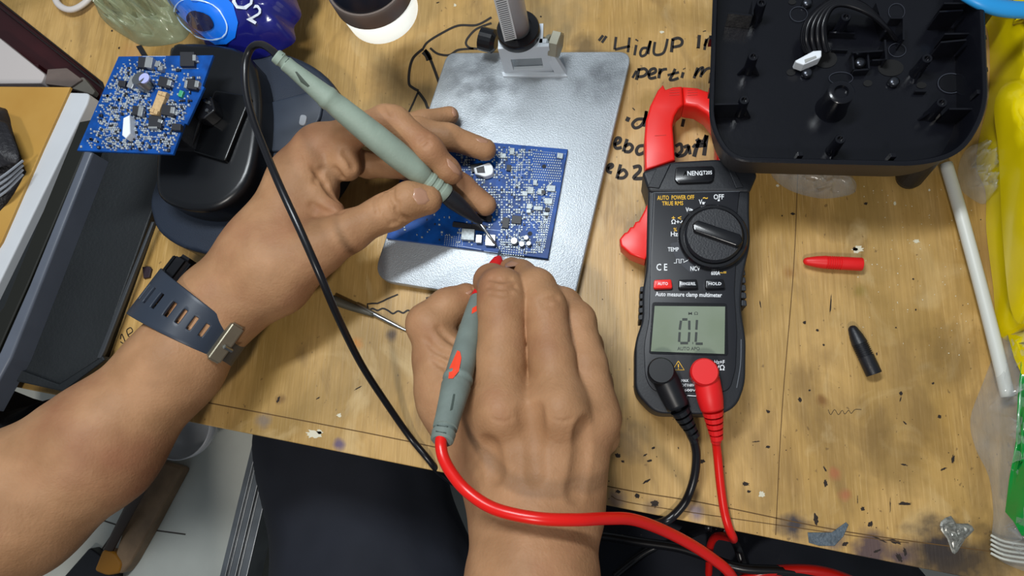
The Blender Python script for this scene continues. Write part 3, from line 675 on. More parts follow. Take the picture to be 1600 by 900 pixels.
# lamp arm going up out of frame, clamped at the back
obj('arm',*tube([(cx_,cy_,129),(cx_-10,cy_+25,175),(cx_-30,cy_+110,190),(cx_-40,cy_+220,120),(cx_-42,cy_+240,2)],6,n=8),BLK,lp,smooth=True)
obj('lamp_foot',*lathe((cx_-42,cy_+240,0.1),(cx_-42,cy_+240,10),[(0,40),(0.8,40),(1,36)],40),BLK,lp)
# ------------------------------------------------------------------ microscope stand: plate, bracket, column
PLM=mat('brushed_plate','#b5bcc2',0.42,metal=0.55,var=0.12,vscale=25,bump=0.25,bscale=1400)
def plate_mat():
    m=PLM;N=m.node_tree.nodes;L=m.node_tree.links;b=N['Principled BSDF']; src=b.inputs['Base Color'].links[0].from_socket
    geo=N.new('ShaderNodeNewGeometry')
    for (p,r,st) in (((760,140),.035,.75),((945,115),.022,.7),((920,140),.014,.5),((730,115),.02,.6)):
        nn=N.new('ShaderNodeTexNoise'); nn.inputs['Scale'].default_value=70; nn.inputs['Detail'].default_value=8; L.new(geo.outputs['Position'],nn.inputs['Vector'])
        d=N.new('ShaderNodeVectorMath'); d.operation='DISTANCE'; L.new(geo.outputs['Position'],d.inputs[0]); d.inputs[1].default_value=WP(p[0],p[1],8)
        mr=N.new('ShaderNodeMapRange'); mr.inputs[1].default_value=r*1.3; mr.inputs[2].default_value=0; mr.inputs[3].default_value=0; mr.inputs[4].default_value=st; L.new(d.outputs['Value'],mr.inputs[0])
        r2=N.new('ShaderNodeMapRange'); r2.inputs[1].default_value=0.35; r2.inputs[2].default_value=0.6; L.new(nn.outputs['Fac'],r2.inputs[0])
        mu=N.new('ShaderNodeMath'); mu.operation='MULTIPLY'; L.new(mr.outputs[0],mu.inputs[0]); L.new(r2.outputs[0],mu.inputs[1])
        mx=N.new('ShaderNodeMix'); mx.data_type='RGBA'; L.new(mu.outputs[0],mx.inputs[0]); L.new(src,mx.inputs[6]); mx.inputs[7].default_value=srgb('#5c6064'); src=mx.outputs[2]
    L.new(src,b.inputs['Base Color'])
plate_mat()
stn=thing('microscope_stand','brushed metal stand plate with white bracket and graduated column','stand',at(800,260,0))
PZ=9.0
pq=rnd([(699,82),(988,80),(893,487),(581,436)],[14,22,14,34],n=8)
o=obj('base_plate',*slab(pq,3,PZ,1.0,seg=3),PLM,stn); autosmooth(o,30)
for q in ((715,100),(965,100),(880,460),(620,425)): obj('rubber_foot',*rod(q[0],q[1],0,2.9,5),BLK,stn)
WBK=mat('white_enamel','#c9d2da',0.35,var=0.06)
def wbox(x0,x1,y0,y1,z0,z1,bev=0.3): return slab_w([(x0,y0),(x1,y0),(x1,y1),(x0,y1)],z0,z1,bev,seg=2)
bl=Pm(789,116,PZ); br_=Pm(864,116,PZ); by=bl[1]; BH=PZ+31
fx0,fx1=bl[0],br_[0]
obj('bracket_front',*merge(wbox(fx0,fx0+6.5,by,by+2.5,PZ,BH),wbox(fx1-6,fx1,by,by+2.5,PZ,BH),wbox(fx0+6.5,fx1-6,by,by+2.5,PZ+18,BH),wbox(fx0+6.5,fx1-6,by,by+2.5,PZ,PZ+5)),WBK,stn)
obj('bracket_top',*wbox(fx0,fx1-4,by+2.5,by+17,BH-2.5,BH),WBK,stn)
q0,q1=Pm(884,118,PZ),Pm(846,68,BH)
V=[];
for (px_,py_,z_) in ((868,117,PZ),(885,118,PZ),(853,67,BH),(842,67,BH)):
    p=Pm(px_,py_,z_); V.append(p)
V=[*V,*[v+np.array([0.6,3,0]) for v in V]]
obj('bracket_flange',V,[[0,1,2,3],[4,7,6,5],[0,4,5,1],[1,5,6,2],[2,6,7,3],[3,7,4,0]],WBK,stn)
obj('bracket_foot',*slab([(784,112),(882,112),(887,119),(786,119)],PZ,PZ+1.6,0.3),WBK,stn)
cc=Pm(809,44,BH+7)
o=obj('collar',*lathe((cc[0],cc[1],BH+0.1),(cc[0],cc[1],BH+7),[(0,13),(0.1,13.8),(0.85,14),(1,13.4),(1,9.2),(0.9,9.0)],48),BLKG,stn); autosmooth(o,35)
cx2,cy2=cc[0],cc[1]
COLM=mat('satin_column','#dcdcda',0.35,metal=0.1,var=0.05)
o=obj('column',*lathe((cx2,cy2,BH+0.2),(cx2,cy2,330),[(0,7.6),(1,7.6)],32),COLM,stn,smooth=True)
g=[]
dirc=np.array([-0.62,-1.0]);dirc/=np.linalg.norm(dirc); nrm=np.array([-dirc[1],dirc[0]])
def colbox(z0,z1,w0,w1,r0,r1):
    u_=np.array([0.22,-0.975]); n_2=np.array([0.975,0.22]); o_2=np.array([cx2,cy2])-n_2*6.0; P_=[o_2+u_*r+n_2*w_ for r,w_ in ((r0-3,w0),(r0-3,w1),(r1-3,w1),(r1-3,w0))]; return slab_w([(p[0],p[1]) for p in P_],z0,z1)
obj('scale_strip',*colbox(BH+7.2,330,-4,4,7.2,10.4),mat('scale_white','#dfe3e4',0.4),stn)
for k in range(130): g.append(colbox(BH+9+k*2,BH+9.7+k*2,-3.0,3.0,10.4,10.5))
obj('scale_marks',*merge(*g),mat('scale_black','#55595e',0.5),stn)
k0=Pm(853,66,32); k1=Pm(876,71,32)
HEX=lathe(k0+(k1-k0)*0.35,k1,[(0,7.5),(0.1,9),(0.9,9),(1,7.5)],6)
obj('clamp_bolt',*merge(lathe(Pm(850,66,30),k0+(k1-k0)*0.4,[(0,3.5),(0.5,3.5),(0.55,5.5),(1,5.5)],20),HEX),mat('dull_zinc','#a8a695',0.45,metal=0.6),stn)
# power lead coil near collar
obj('clamp_knob',*lathe(Pm(776,66,22),Pm(752,60,22),[(0,5),(0.2,8),(1,8),(1,6)],20),BLKG,stn)
# ------------------------------------------------------------------ main circuit board on the plate
mb=thing('main_circuit_board','large blue circuit board under both probe tips on the metal plate','circuit board',at(750,310,PZ))
BZ=12.0
q2=[(640,211),(887,233),(856,404),(604,372)]
obj('board',*slab(q2,PZ+0.3,BZ,0.2,seg=1),BLUE,mb)
f2=board_fn(q2)
for q in ((690,240),(860,245),(840,385),(640,360)): pass
def C(name,px,py,w_,h_,ang,hh,m,**k): return obj(name,*pbox(px,py,w_,h_,ang,BZ,BZ+hh,0.1),m,mb,**k)
SIL=bpy.data.materials['terminal_silver']
WPAD=mat('bright_solder','#aeb9bd',0.4,metal=0.1,var=0.35,vscale=600)
for q in ((731,366,20,17,4),(766,375,15,17,4),(748,373,9,12,4)): C('power_inductor',q[0],q[1],q[2],q[3],q[4],3.4,SIL if q[2]<16 else WPAD)
for q in ((829,297,9,10,3),(845,299,9,9,3),(861,294,13,9,3),(857,314,12,9,3),(827,322,8,8,3),(841,325,14,6,3),(853,334,8,5,3),(836,285,6,8,3),(820,302,8,7,3),(875,243,9,8,10),(826,330,7,5,3),(786,243,9,7,4),(800,236,7,10,4)): C('capacitor_block',*q,1.6,WPAD)
for q in ((807,343,15,12,6),(855,327,7,5,4),(795,262,7,9,6),(745,262,18,12,-8),(849,300,6,6,3),(722,352,30,7,8),(748,355,22,9,8),(756,340,24,10,8),(790,348,10,16,8)): C('chip',*q,1.8,CHIP)
for k in range(4): C('chip_pin',801+k*4,351,1.6,3,6,0.5,WPAD)
for q in ((803,376,6),(815,381,4.5),(826,380,4),(822,371,4)):
    o=obj('capacitor_can',*rod(q[0],q[1],BZ,BZ+3.5,q[2]*0.4,prof=[(0,q[2]*.4),(0.9,q[2]*.4),(1,q[2]*.34)]),SIL,mb)
# pale connector seen beside the ring fingertip
obj('connector',*slab(rnd([(740,262),(757,256),(765,253),(771,262),(770,272),(758,276),(742,272)],[0,0,5,4,6,3,0]),BZ,BZ+4.5,0.6),NYL,mb)
obj('connector_slot',*slab([(744,262),(756,259),(758,270),(746,270)],BZ+4.5,BZ+4.8),CHIP,mb)
# drilled holes as dark rings
for q in ((850,260,3.4),(828,365,3.6),(876,240,0)): 
    if q[2]: obj('screw_hole',*rod(q[0],q[1],BZ,BZ+0.15,q[2]*0.42,seg=18),mat('hole_dark','#060a14',0.6),mb)
g=[]
for i in range(14):
    for j in range(11):
        x=834+i*3.5+(j%2)*1.75-j*0.45; y=240+j*4.0+i*0.25
        if x>877 or (abs(x-850)<4 and abs(y-260)<4) or (x>868 and y<250): continue
        g.append(pbox(x,y,1.7,1.9,0,BZ,BZ+0.2))
for i in range(12):
    for j in range(9):
        x=783+i*3.8-j*0.6; y=374+j*3.6+i*0.4 
        if y<402-((856-x)*-0.1) and y<400: g.append(pbox(x,y,1.8,1.7,0,BZ,BZ+0.3))
for j in range(27):
    for i in range(5):
        x=862-j*0.75+i*3.4-12; y=300+j*3.5; 
        if y<394 and (i>1 or j>8): g.append(pbox(x+6-i*0.3,y,1.9,1.9,0,BZ,BZ+0.2))
for i in range(9):
    for j in range(6): g.append(pbox(696+i*3.4-j*0.3,368+j*2.8+i*0.4,1.2,1.2,0,BZ,BZ+0.15))
for i in range(16): g.append(pbox(838+i*3,236+i*0.3,1.2,1.2,0,BZ,BZ+0.15));
obj('via_dots',*merge(*g),WPAD,mb,kind='stuff')
g=[]
for ll in ([(811,240),(802,305)],[(819,240),(810,300)],[(818,250),(829,250)],[(817,257),(828,257)],[(816,264),(826,264)],[(815,272),(825,272)],[(714,386),(720,353),(744,357)],[(716,384),(752,390)],[(822,340),(838,358)],[(826,336),(842,352)],[(864,300),(846,395)],[(812,350),(806,385)],[(751,357),(786,361)],[(756,392),(800,398)]): g.append(stroke(ll,1.0,BZ,n=0))
obj('silkscreen',*merge(*g),bpy.data.materials['silkscreen'],mb)
r=random.Random(5); small=[];dk=[];N1=0
for k in range(2600):
    u,v=r.uniform(.02,.97),r.uniform(.03,.97); x,y=f2(u,v)
    if 830<x<880 and 236<y<284: continue
    if x>868-(y-240)*0.12 and y>250: continue
    if x<700 and y<300: continue
    if x<720 and r.random()>0.10: continue
    if 720<=x<782 and y>330 and r.random()>0.28: continue
    if y>395: continue
    if any(abs(x-a)<w_ and abs(y-b)<h_ for a,b,w_,h_ in ((807,343,8,7),(731,366,11,9),(766,375,8,9),(756,265,17,12),(828,365,6,6),(790,268,6,4),(778,285,10,5))): continue
    w_=r.uniform(1.3,3.3);h_=r.uniform(1.2,3.0)
    if r.random()<0.85: x=round(x/3.9)*3.9; y=round(y/3.9)*3.9
    b=pbox(x,y,w_,h_,4,BZ,BZ+r.uniform(.3,1.1))
    if r.random()<0.08: dk.append(b); continue
    if w_*h_>7.2 and N1<85: N1+=1; obj('resistor',*b,WPAD,mb)
    else: small.append(b)
obj('solder_pads',*merge(*small),WPAD,mb,kind='stuff'); obj('tiny_chips',*merge(*dk),CHIP,mb,kind='stuff')
# ------------------------------------------------------------------ clamp meter
mt=thing('clamp_meter','black clamp multimeter with red jaw, round dial and OL display','multimeter',at(1085,430,0))
MZ=33.0
head=[(1003,268),(1050,252),(1122,248),(1172,258),(1184,272),(1172,300),(1014,300)]
body=[(1013,288),(1172,292),(1171,330),(1173,380),(1166,410),(1160,440),(1158,480),(1166,530),(1165,600),(1152,634),(1128,648),(1024,646),(992,612),(992,535),(1004,500),(1004,455),(1010,420)]
o=obj('body',*slab(rnd(body,[6,6,12,12,10,10,14,14,16,18,16,16,16,14,12,12,10]),4,MZ,3.5,seg=4,bevbot=False),METER,mt); autosmooth(o,30)
o=obj('head',*slab(rnd(head,6),6,MZ+1.5,5,seg=4),METER,mt); autosmooth(o,30)
g=[slab([(1012,292),(1026,262),(1048,256),(1030,294)],MZ+1.5,MZ+2.4,0.5),slab([(1150,294),(1134,256),(1142,255),(1162,292)],MZ+1.5,MZ+2.4,0.5)]
for g_ in g: obj('head_rib',*g_,METER,mt)
face=[(1021,299),(1156,297),(1150,352),(1151,400),(1148,455),(1152,520),(1150,575),(1140,612),(1020,612),(1008,590),(1006,540),(1014,500),(1016,400)]
o=obj('face_plate',*slab(rnd(face,[3,3,0,0,0,8,8,14,14,12,12,8,0]),MZ-0.5,MZ+1.0,0.6),PANEL,mt); autosmooth(o,30)
g=[stroke([(1021,301),(1156,299)],0.8,MZ+1,n=0),stroke([(1020,301),(1016,400),(1013,500)],0.7,MZ+1),stroke([(1004,540),(1008,595),(1024,616)],0.8,MZ-0.2)]
g.append(stroke([(1158,530),(1157,570),(1151,606)],1.2,MZ,n=4))
obj('face_outline',*merge(*g),mat('outline_grey','#5a5f66',0.5),mt)
o=obj('badge',*slab(rnd([(1056,261),(1114,259),(1117,264),(1115,280),(1110,284),(1059,286),(1054,280)],3),MZ+1.5,MZ+4,0.8),BLKG,mt); autosmooth(o,30)
F0=MZ+1.15
# grips down both sides
g=[]
for k in range(5):
    g.append(slab(rnd([(1000-k*0.5,448+k*11),(1008-k*0.5,447+k*11),(1007-k*.5,455+k*11),(1000-k*.5,456+k*11)],2),12,MZ-2,0.5)); g.append(slab(rnd([(1156+k*.6,420+k*12),(1164+k*.6,421+k*12),(1165+k*.6,430+k*12),(1156+k*.6,430+k*12)],2),12,MZ-2,0.5))
for g_ in g: obj('side_grip',*g_,METER,mt)
# dial
dc_=Pm(1116,366,MZ+8); dcx,dcy=dc_[0],dc_[1]
o=obj('dial_ring',*lathe((dcx,dcy,MZ),(dcx,dcy,MZ+5),[(0,19.8),(0.7,19.8),(1,18.8),(1,17.2),(0.8,17)],64),BLKG,mt); autosmooth(o,30)
dl=obj('dial',*lathe((dcx,dcy,MZ+1),(dcx,dcy,MZ+8),[(0,16.6),(0.75,16.6),(1,15.4)],64),BLK,mt); autosmooth(dl,30)
WL[dl.name]=WL[mt.name]
bar=slab(rnd([(1082,350),(1090,343),(1158,366),(1162,378),(1152,385),(1084,361)],3),MZ+8,MZ+11,1.2,seg=3)
o=obj('dial_grip',*bar,BLKG,dl); autosmooth(o,30)
o=obj('dial_groove',*stroke([(1086,360),(1110,368),(1148,382)],3,MZ+8,n=4),mat('groove','#050507',0.7),dl)
obj('light_sensor_arc',*slab([(1049,380)]+[(1116+70*math.cos(math.radians(a)),366+70*math.sin(math.radians(a))) for a in range(168,119,-6)][:9]+[(1116+55*math.cos(math.radians(a)),366+55*math.sin(math.radians(a))) for a in range(120,169,6)],F0-0.3,F0-0.08),mat('face_grey','#2b2e36',0.5),mt)
# printing
W_=[];Y_=[];R_=[]
W_.append(text('NENG',1086,271,10,MZ+4.1,rot=-1,fit=24)); R_.append(text('A',1071,271.5,9.5,MZ+4.1)); W_.append(text('ST205',1104,270,8,MZ+4.1,rot=-1,fit=17))
Y_.append(text('AUTO  POWER OFF',1056,309,9.5,F0,rot=-1,fit=58)); Y_.append(text('TRUE RMS',1051,318,9,F0,rot=-1,fit=33))
W_.append(text('OFF',1123,308,11,F0,fit=16)); W_.append(text('V~',1097,316,11,F0,fit=10)); Y_.append(text('~',1102,309,14,F0))
W_.append(text('V=',1076,328,10,F0,fit=9)); Y_.append(text('+ <',1057,341,10,F0,fit=15)); W_.append(text('Ω+-',1057,347,9.5,F0,fit=16)); Y_.append(text('%',1055,359,8,F0)); W_.append(text('Hz-',1055,366,10,F0,fit=14))
W_.append(text('TEMP',1052,390,9,F0,fit=17)); W_.append(stroke([(1053,411),(1057,411),(1057,405),(1061,405),(1061,411),(1064,411),(1064,405),(1068,405),(1068,410),(1078,405)],1.0,F0,n=0)); W_.append(text('NCV',1086,420,10,F0,fit=15)); W_.append(text('600A',1118,427,9,F0,fit=14)); Y_.append(text('~=',1130,426,8,F0,fit=10))
W_.append(text('C E',1034,418,15,F0,fit=17))
for q in ((1123,313),(1099,318),(1081,328),(1066,346),(1063,366),(1066,386),(1078,404),(1094,415),(1120,419)): W_.append(pbox(q[0],q[1],3,2.4,0,F0-0.1,F0+0.1))
W_.append(text('Auto measure clamp multimeter',1076,460.5,9.6,F0,rot=1,fit=104))
W_.append(text('MAX',1070,595,6,F0,fit=11)); W_.append(text('CAT II 600V',1075,602,6,F0,fit=20)); W_.append(text('600V',1078,610,5.5,F0,fit=18)); W_.append(stroke([(1074,618),(1092,619)],1,F0,n=0))
W_.append(text('Hz+F',1124,566,8.5,F0,rot=1,fit=16)); W_.append(text('VΩ',1125,575,11,F0,rot=1,fit=15))
for g_ in W_: obj('white_print',*g_,WHT,mt)
for g_ in Y_: obj('yellow_print',*g_,YEL,mt); obj('badge_letter',*merge(*R_),RED,mt)
tri=[]
for cx,cy in ((1060,572),(1088,573)):
    o_=[(cx,cy-8),(cx+9,cy+6),(cx-9,cy+6)]; tri.append(stroke(o_+[o_[0]],1.1,F0,n=0)); tri.append(stroke([(cx,cy-3),(cx,cy+2)],1.5,F0,n=0)); tri.append(pbox(cx,cy+4,1.4,1.2,0,F0-0.1,F0+0.15))
obj('warning_triangle',*merge(*tri),YEL,mt)
# buttons
for k,(q,mm,s) in enumerate((([(1022,437),(1049,436),(1051,450),(1021,451)],RED,'AUTO'),([(1060,437),(1089,436),(1091,450),(1060,451)],BLKG,'RANGE'),([(1102,437),(1131,436),(1133,450),(1102,451)],BLKG,'HOLD'))):
    b_=obj('button',*slab(rnd(q,3),MZ+0.9,MZ+4,0.9),mm,mt,label='red button' if k==0 else None) if k==0 else obj('button',*slab(rnd(q,3),MZ+0.9,MZ+4,0.9),mm,mt)
    autosmooth(b_,30); WL[b_.name]=WL[mt.name]
    cx=sum(p[0] for p in q)/4; cy=sum(p[1] for p in q)/4
    obj('button_lettering',*text(('AUTO','RANGE/REL','HOLD/☼')[k] if k<2 else 'HOLD',cx,cy,6.5,MZ+4.1,fit=(16,24,20)[k]),WHT,b_)
# display
obj('display_bezel',*slab(rnd([(1019,472),(1136,474),(1138,556),(1014,553)],5),MZ+0.9,MZ+1.3,0.2),BLKG,mt)
lcd=obj('display',*slab([(1023,478),(1133,479),(1132,553),(1017,549)],MZ+1.3,MZ+1.7),mat('lcd_green','#828d7d',0.15,spec=0.6,coat=0.6,col2='#77836f',vscale=30),mt); WL[lcd.name]=WL[mt.name]
D0=MZ+1.8; sg=[]
def seg(a,b,w_=3.6): sg.append(stroke([a,b],w_,D0,n=0))
seg((1066,499),(1074,499));seg((1064,501),(1062,515));seg((1062,519),(1061,534));seg((1063,536),(1075,536));seg((1077,501),(1077,515));seg((1077,519),(1076,534))
seg((1089,500),(1088,515));seg((1088,519),(1087,534));seg((1087,537),(1098,537));seg((1082,536),(1083,536),3)
sg.append(text('AUTO APO',1076,545,7.5,D0,fit=35)); sg.append(text('M Ω',1083,490,6,D0,fit=15))
obj('display_digits',*merge(*sg),mat('lcd_ink','#2c322f',0.4),lcd)
# jaw and trigger
def jaw(o_,z0,z1,name,m=RED):
    x=obj(name,*slab(o_,z0,z1,2.2,seg=3,bevbot=True),m,mt); autosmooth(x,35)
Lj=[(1008,266),(1007,215),(1009,188),(1016,164),(1028,140),(1036,131),(1040,139),(1052,135),(1066,134),(1068,163),(1060,170),(1054,181),(1051,195),(1055,250)]
jaw(Lj,8,27,'fixed_jaw')
Rj=[(1066.6,134),(1090,136),(1118,146),(1146,170),(1160,200),(1163,262),(1120,258),(1122,215),(1116,192),(1104,176),(1088,166),(1068.6,163)]
jaw(Rj,8,27,'moving_jaw')
g=[stroke([(1023,212),(1041,211)],0.8,27.1,n=0)]
for cx in (1054,1082):
    for k in (0,1,2): g.append(stroke([(cx-8,141+k*4),(cx+8,140+k*4)],0.8,27.1,n=0))
obj('jaw_mark',*merge(*g),mat('red_dark','#b9281f',0.5),mt)
tr=[(1018,304),(1006,330),(998,345),(993,346),(989,354),(985,354),(980,362),(976,363),(968,373),(970,384),(985,397),(1008,406),(1022,380)]
jaw(tr,9,24,'trigger')
# plugs and leads
def plug(name,label,cx,cy,col,boot,n_r,cap_r):
    t=thing(name,label,'plug lead',Pm(cx,cy,MZ+1))
    c=Pm(cx,cy,MZ+14); 
    o=obj('cap',*lathe((c[0],c[1],MZ+1.2),(c[0],c[1],MZ+15),[(0,cap_r-1),(0.1,cap_r-0.4),(0.9,cap_r),(1,cap_r-0.8)],40),col,t); autosmooth(o,30)
    P_=[Pm(*p[:3]) for p in boot]; o=obj('boot',*tube(P_,[p[3] for p in boot],seg=20,n=4),col,t,smooth=True)
    a,b=P_[-1],P_[-2]
    return t
cbm=mat('plug_black','#15171b',0.4)
bt=plug('black_test_lead','black right-angle plug in the left socket of the meter with its cable',1033,579,cbm,[(1036,584,40,7.0),(1048,610,38,7.2),(1060,636,36,6.5)],5,7.4)
g=[]
for k in range(5): 
    x,y=1062+k*5.0,640+k*9; zz=36-k*2.5; g.append(tube([Pm(x,y,zz),Pm(x+3.4,y+6,zz-1.2)],[5.4-k*0.5,5.2-k*0.5],seg=16))
g.append(ptube([(1058,634,36),(1085,690,23)],2.6))
obj('strain_relief',*merge(*g),cbm,bt)
obj('cable',*ptube([(1083,684,24),(1088,710,18),(1085,745,12),(1073,780,8),(1055,803,5),(1038,815,4),(1012,819,-6),(990,815,-24),(970,812,-40),(940,812,-60),(900,815,-80),(860,825,-110)],2.5,n=8,seg=12),CABLE,bt,smooth=True)
rt=plug('red_test_lead','red right-angle plug in the right socket of the meter with its cable',1101,581,REDR,[(1104,590,40,7.0),(1109,620,38,7.2),(1113,640,36,6.2)],5,7.6)
g=[]
for k in range(5):
    x,y=1113.5+k*1.4,641+k*9.5; zz=35-k*2.5; g.append(tube([Pm(x,y,zz),Pm(x+1,y+6.8,zz-1.2)],[5.8-k*0.5,5.6-k*0.5],seg=16))
g.append(ptube([(1113,636,36),(1119,690,22)],3.0))
obj('strain_relief',*merge(*g),REDR,rt)
obj('cable',*ptube([(1118,684,23),(1121,710,17),(1126,760,11),(1132,800,7),(1140,828,4),(1146,842,-4),(1140,840,-30),(1120,838,-60),(1110,852,-80),(1108,880,-95),(1106,920,-110),(1100,1000,-140)],2.5,n=8,seg=12),CABR,rt,smooth=True)
# loose extra leads under the bench edge
def lead(name,label,pts,rr,m):
    o=obj(name,*ptube(pts,rr,n=8,seg=10),m,smooth=True); return tag(o,label,'cable')
lead('black_cable','thin black cable running across the dark trousers at lower right',[(900,840,-95),(940,838,-92),(1000,847,-86),(1060,856,-80),(1110,872,-75),(1160,888,-70),(1250,895,-70),(1400,930,-75)],3.2,CABLE)
lead('black_cable','black cable looping down past the red cable below the bench edge',[(1130,825,-60),(1150,850,-90),(1160,880,-95),(1175,920,-100)],3,CABLE)
lead('black_cable','shorter black cable crossing diagonally behind the red lead',[(1110,822,-70),(1060,842,-110),(1010,862,-120),(960,900,-125)],3,CABLE)
lead('red_cable','red cable leaving at the bottom edge right of the meter',[(1130,925,-85),(1180,898,-72),(1240,890,-70),(1300,897,-70),(1380,930,-80)],3.5,CABR)
# ------------------------------------------------------------------ probe caps on the bench
def pcap(label,p0,p1,z,m,R=4.6):
    a=Pm(*p0,z);b=Pm(*p1,z)
    pr=[(0,0.8),(0.02,2.0),(0.06,2.7),(0.22,3.9),(0.36,4.5)]
    t=0.38
    for k in range(7): pr+=[(t,4.6),(t+0.008,4.0),(t+0.02,4.0),(t+0.028,4.6)]; t+=0.038
    pr+=[(0.70,4.5),(0.98,4.6),(1.0,4.3),(1.0,3.2),(0.97,3.0)]
    o=obj('probe_cap',*lathe(a,b,[(q,r_*R/4.6) for q,r_ in pr],32),m); autosmooth(o,40); return tag(o,label,'probe cap','probe tip caps on the bench')
pcap('red ribbed probe tip cap lying on the bench',(1255,408),(1347,413),4.7,REDR,4.1)
pcap('black ribbed probe tip cap lying on the bench',(1330,509),(1366,585),4.9,BLK,4.5)
# thin metal pick near the hands
pk=thing('metal_pick','thin steel pick with pale handle tip on the bench between the hands','pick',Pm(590,495,0))
obj('shaft',*ptube([(556,476,2),(585,491,2),(612,505,1.6),(636,517,1.2),(700,545,0.9)],[1.1,1.6,1.4,0.9,0.5],n=5,seg=10),STEEL,pk,smooth=True)
obj('handle',*ptube([(520,468,3),(545,478,2.6),(584,492,2.2)],[3.2,2.8,1.6],n=4,seg=12),mat('dark_olive','#4a473c',0.5),pk,smooth=True)
# white stick on the right
st=obj('white_stick',*ptube([(1478,256,9),(1500,330,9),(1530,440,9),(1553,530,9),(1575,620,9)],3.6,n=5,seg=16),mat('white_tube','#c9ccc6',0.4),smooth=True); tag(st,'long white plastic stick leaning from the black housing to the plastic bag','stick')
# ------------------------------------------------------------------ open black housing
hs=thing('device_housing','large open black plastic housing with screw bosses and wire loom','housing',Pm(1320,120,0))
HF=41.0; HR=66.0
rim=rnd([(1118,-130),(1107,196),(1140,252),(1300,256),(1440,259),(1506,240),(1546,170),(1533,-130)],[60,90,75,0,70,60,90,60],n=8)
rw=[Pm(x,y,HR) for x,y in rim]; cw=np.mean([p[:2] for p in rw],axis=0)
def inset(pts,d):
    P_=np.array([p[:2] for p in pts]);out=[];n=len(P_)
    for i in range(n):
        t=P_[(i+1)%n]-P_[i-1]; t/=np.linalg.norm(t)+1e-9; nn=np.array([-t[1],t[0]])
        if nn.dot(cw-P_[i])<0: nn=-nn
        out.append(P_[i]+nn*d)
    return out
def shell():
    loops=[(inset(rw,9.5),HF-6),(inset(rw,4.2),HF-0.5),(inset(rw,0),HR-0.6),(inset(rw,0.8),HR),(inset(rw,2.4),HR),(inset(rw,3.0),HR-0.8),(inset(rw,5.5),HF+1)]
    V=[];F=[];n=len(rw)
    for l,z in loops: V+=[(p[0],p[1],z) for p in l]
    for k in range(len(loops)-1):
        for i in range(n):
            a=k*n+i;b=k*n+(i+1)%n; F.append([a,b,b+n,a+n])
    F.append([i for i in range(n)][::-1]); F.append([(len(loops)-1)*n+i for i in range(n)]); return np.array(V),F
HM=mat('housing_black','#101117',0.22,var=0.15,vscale=35,bump=0.08,bscale=300); HO=mat('housing_side','#2e2b2d',0.5,var=0.1)
o=obj('shell',*shell(),HM,hs); o.data.materials.append(HO); autosmooth(o,35)
n_=len(rw)
for i,p in enumerate(o.data.polygons):
    if i<2*n_: p.material_index=1
for q in ((1418,280),(1190,120),(1500,60)):
    c=Pm(q[0],q[1],0); obj('rubber_foot',*lathe((c[0],c[1],0.1),(c[0],c[1]+4,HF-4),[(0,7),(0.1,8),(1,8)],24),BLK,hs)
FL=HF+1.2
def hpost(px,py,r_,z1,px0=None,rib=True,hole=True):
    c=Pm(px,py,z1)
    x=obj('screw_boss',*lathe((c[0],c[1],FL),(c[0],c[1],z1),[(0,r_*1.25),(0.1,r_*1.1),(0.97,r_),(1,r_*0.9),(1,r_*0.55),(0.88,r_*0.5)],24),HM,hs); autosmooth(x,40); return c
cc_=hpost(1315,143,7.2,HR-4); 
for q in ((1163,156),(1177,88),(1313,217),(1472,160),(1449,91),(1322,26),(1190,4)): 
    c=hpost(q[0],q[1],2.9,HR-8)
    for a in ((200,330) if q[0] in (1177,1472,1322,1163) else (260,)):
        d_=np.array([math.cos(math.radians(a)),math.sin(math.radians(a))]); nn=np.array([-d_[1],d_[0]])*0.5; p0=np.array(c[:2])
        V=[(*(p0+d_*2.5+nn),HR-16),(*(p0+d_*2.5-nn),HR-16),(*(p0+d_*7+nn),FL),(*(p0+d_*7-nn),FL),(*(p0+d_*2.5+nn),FL),(*(p0+d_*2.5-nn),FL)]
        obj('gusset',V,[[0,1,3,2],[0,2,4],[1,5,3],[0,4,5,1],[2,3,5,4]],HM,hs)
def screw(px,py,r_=3.2):
    c=Pm(px,py,FL+3); s=obj('screw',*lathe((c[0],c[1],FL),(c[0],c[1],FL+3.4),[(0,r_*.9),(0.3,r_),(0.75,r_*0.95),(1,r_*0.55)],20),mat('dark_screw','#4c4f56',0.3,metal=0.9) if 'dark_screw' not in bpy.data.materials else bpy.data.materials['dark_screw'],hs,smooth=True); WL[s.name]=WL[hs.name]
    g=[pbox(px,py,5,1.0,30,FL+3.3,FL+3.6),pbox(px,py,5,1.0,120,FL+3.3,FL+3.6)]; obj('cross_slot',*merge(*g),CHIP,s)
for q in ((1262,112),(1345,96),(1398,126),(1262,2),(1465,158)): 
    if q[0]!=1465: screw(*q)
DH=mat('deep_hole','#040405',0.7)
for q in ((1236,113,7,5),(1356,130,7,5),(1440,133,8,5),(1238,3,6,4),(1290,92,18,14),(1392,106,20,13),(1485,130,17,14)):
    x=obj('floor_hole',*slab(disc_px(q[0],q[1],q[2],q[3]),FL,FL+0.25),DH if q[0]!=1485 else mat('disc_recess','#0d0e12',0.3),hs)
def hrim(px,py,rx,ry,w_=1.2):
    V,F=ringpx(disc_px(px,py,rx,ry,32),disc_px(px,py,rx-w_,ry-w_,32)); return np.array([Pm(x,y,FL+0.6) for x,y in V]),F
LN=mat('edge_highlight_plastic','#3c3f48',0.25)
for g_ in (hrim(1486,130,21,16),hrim(1402,78,14,11,.8),hrim(1248,22,14,12,.8),hrim(1401,18,13,13,.7),hrim(1314,122,19,10,.8)): obj('round_mark',*g_,LN,hs)
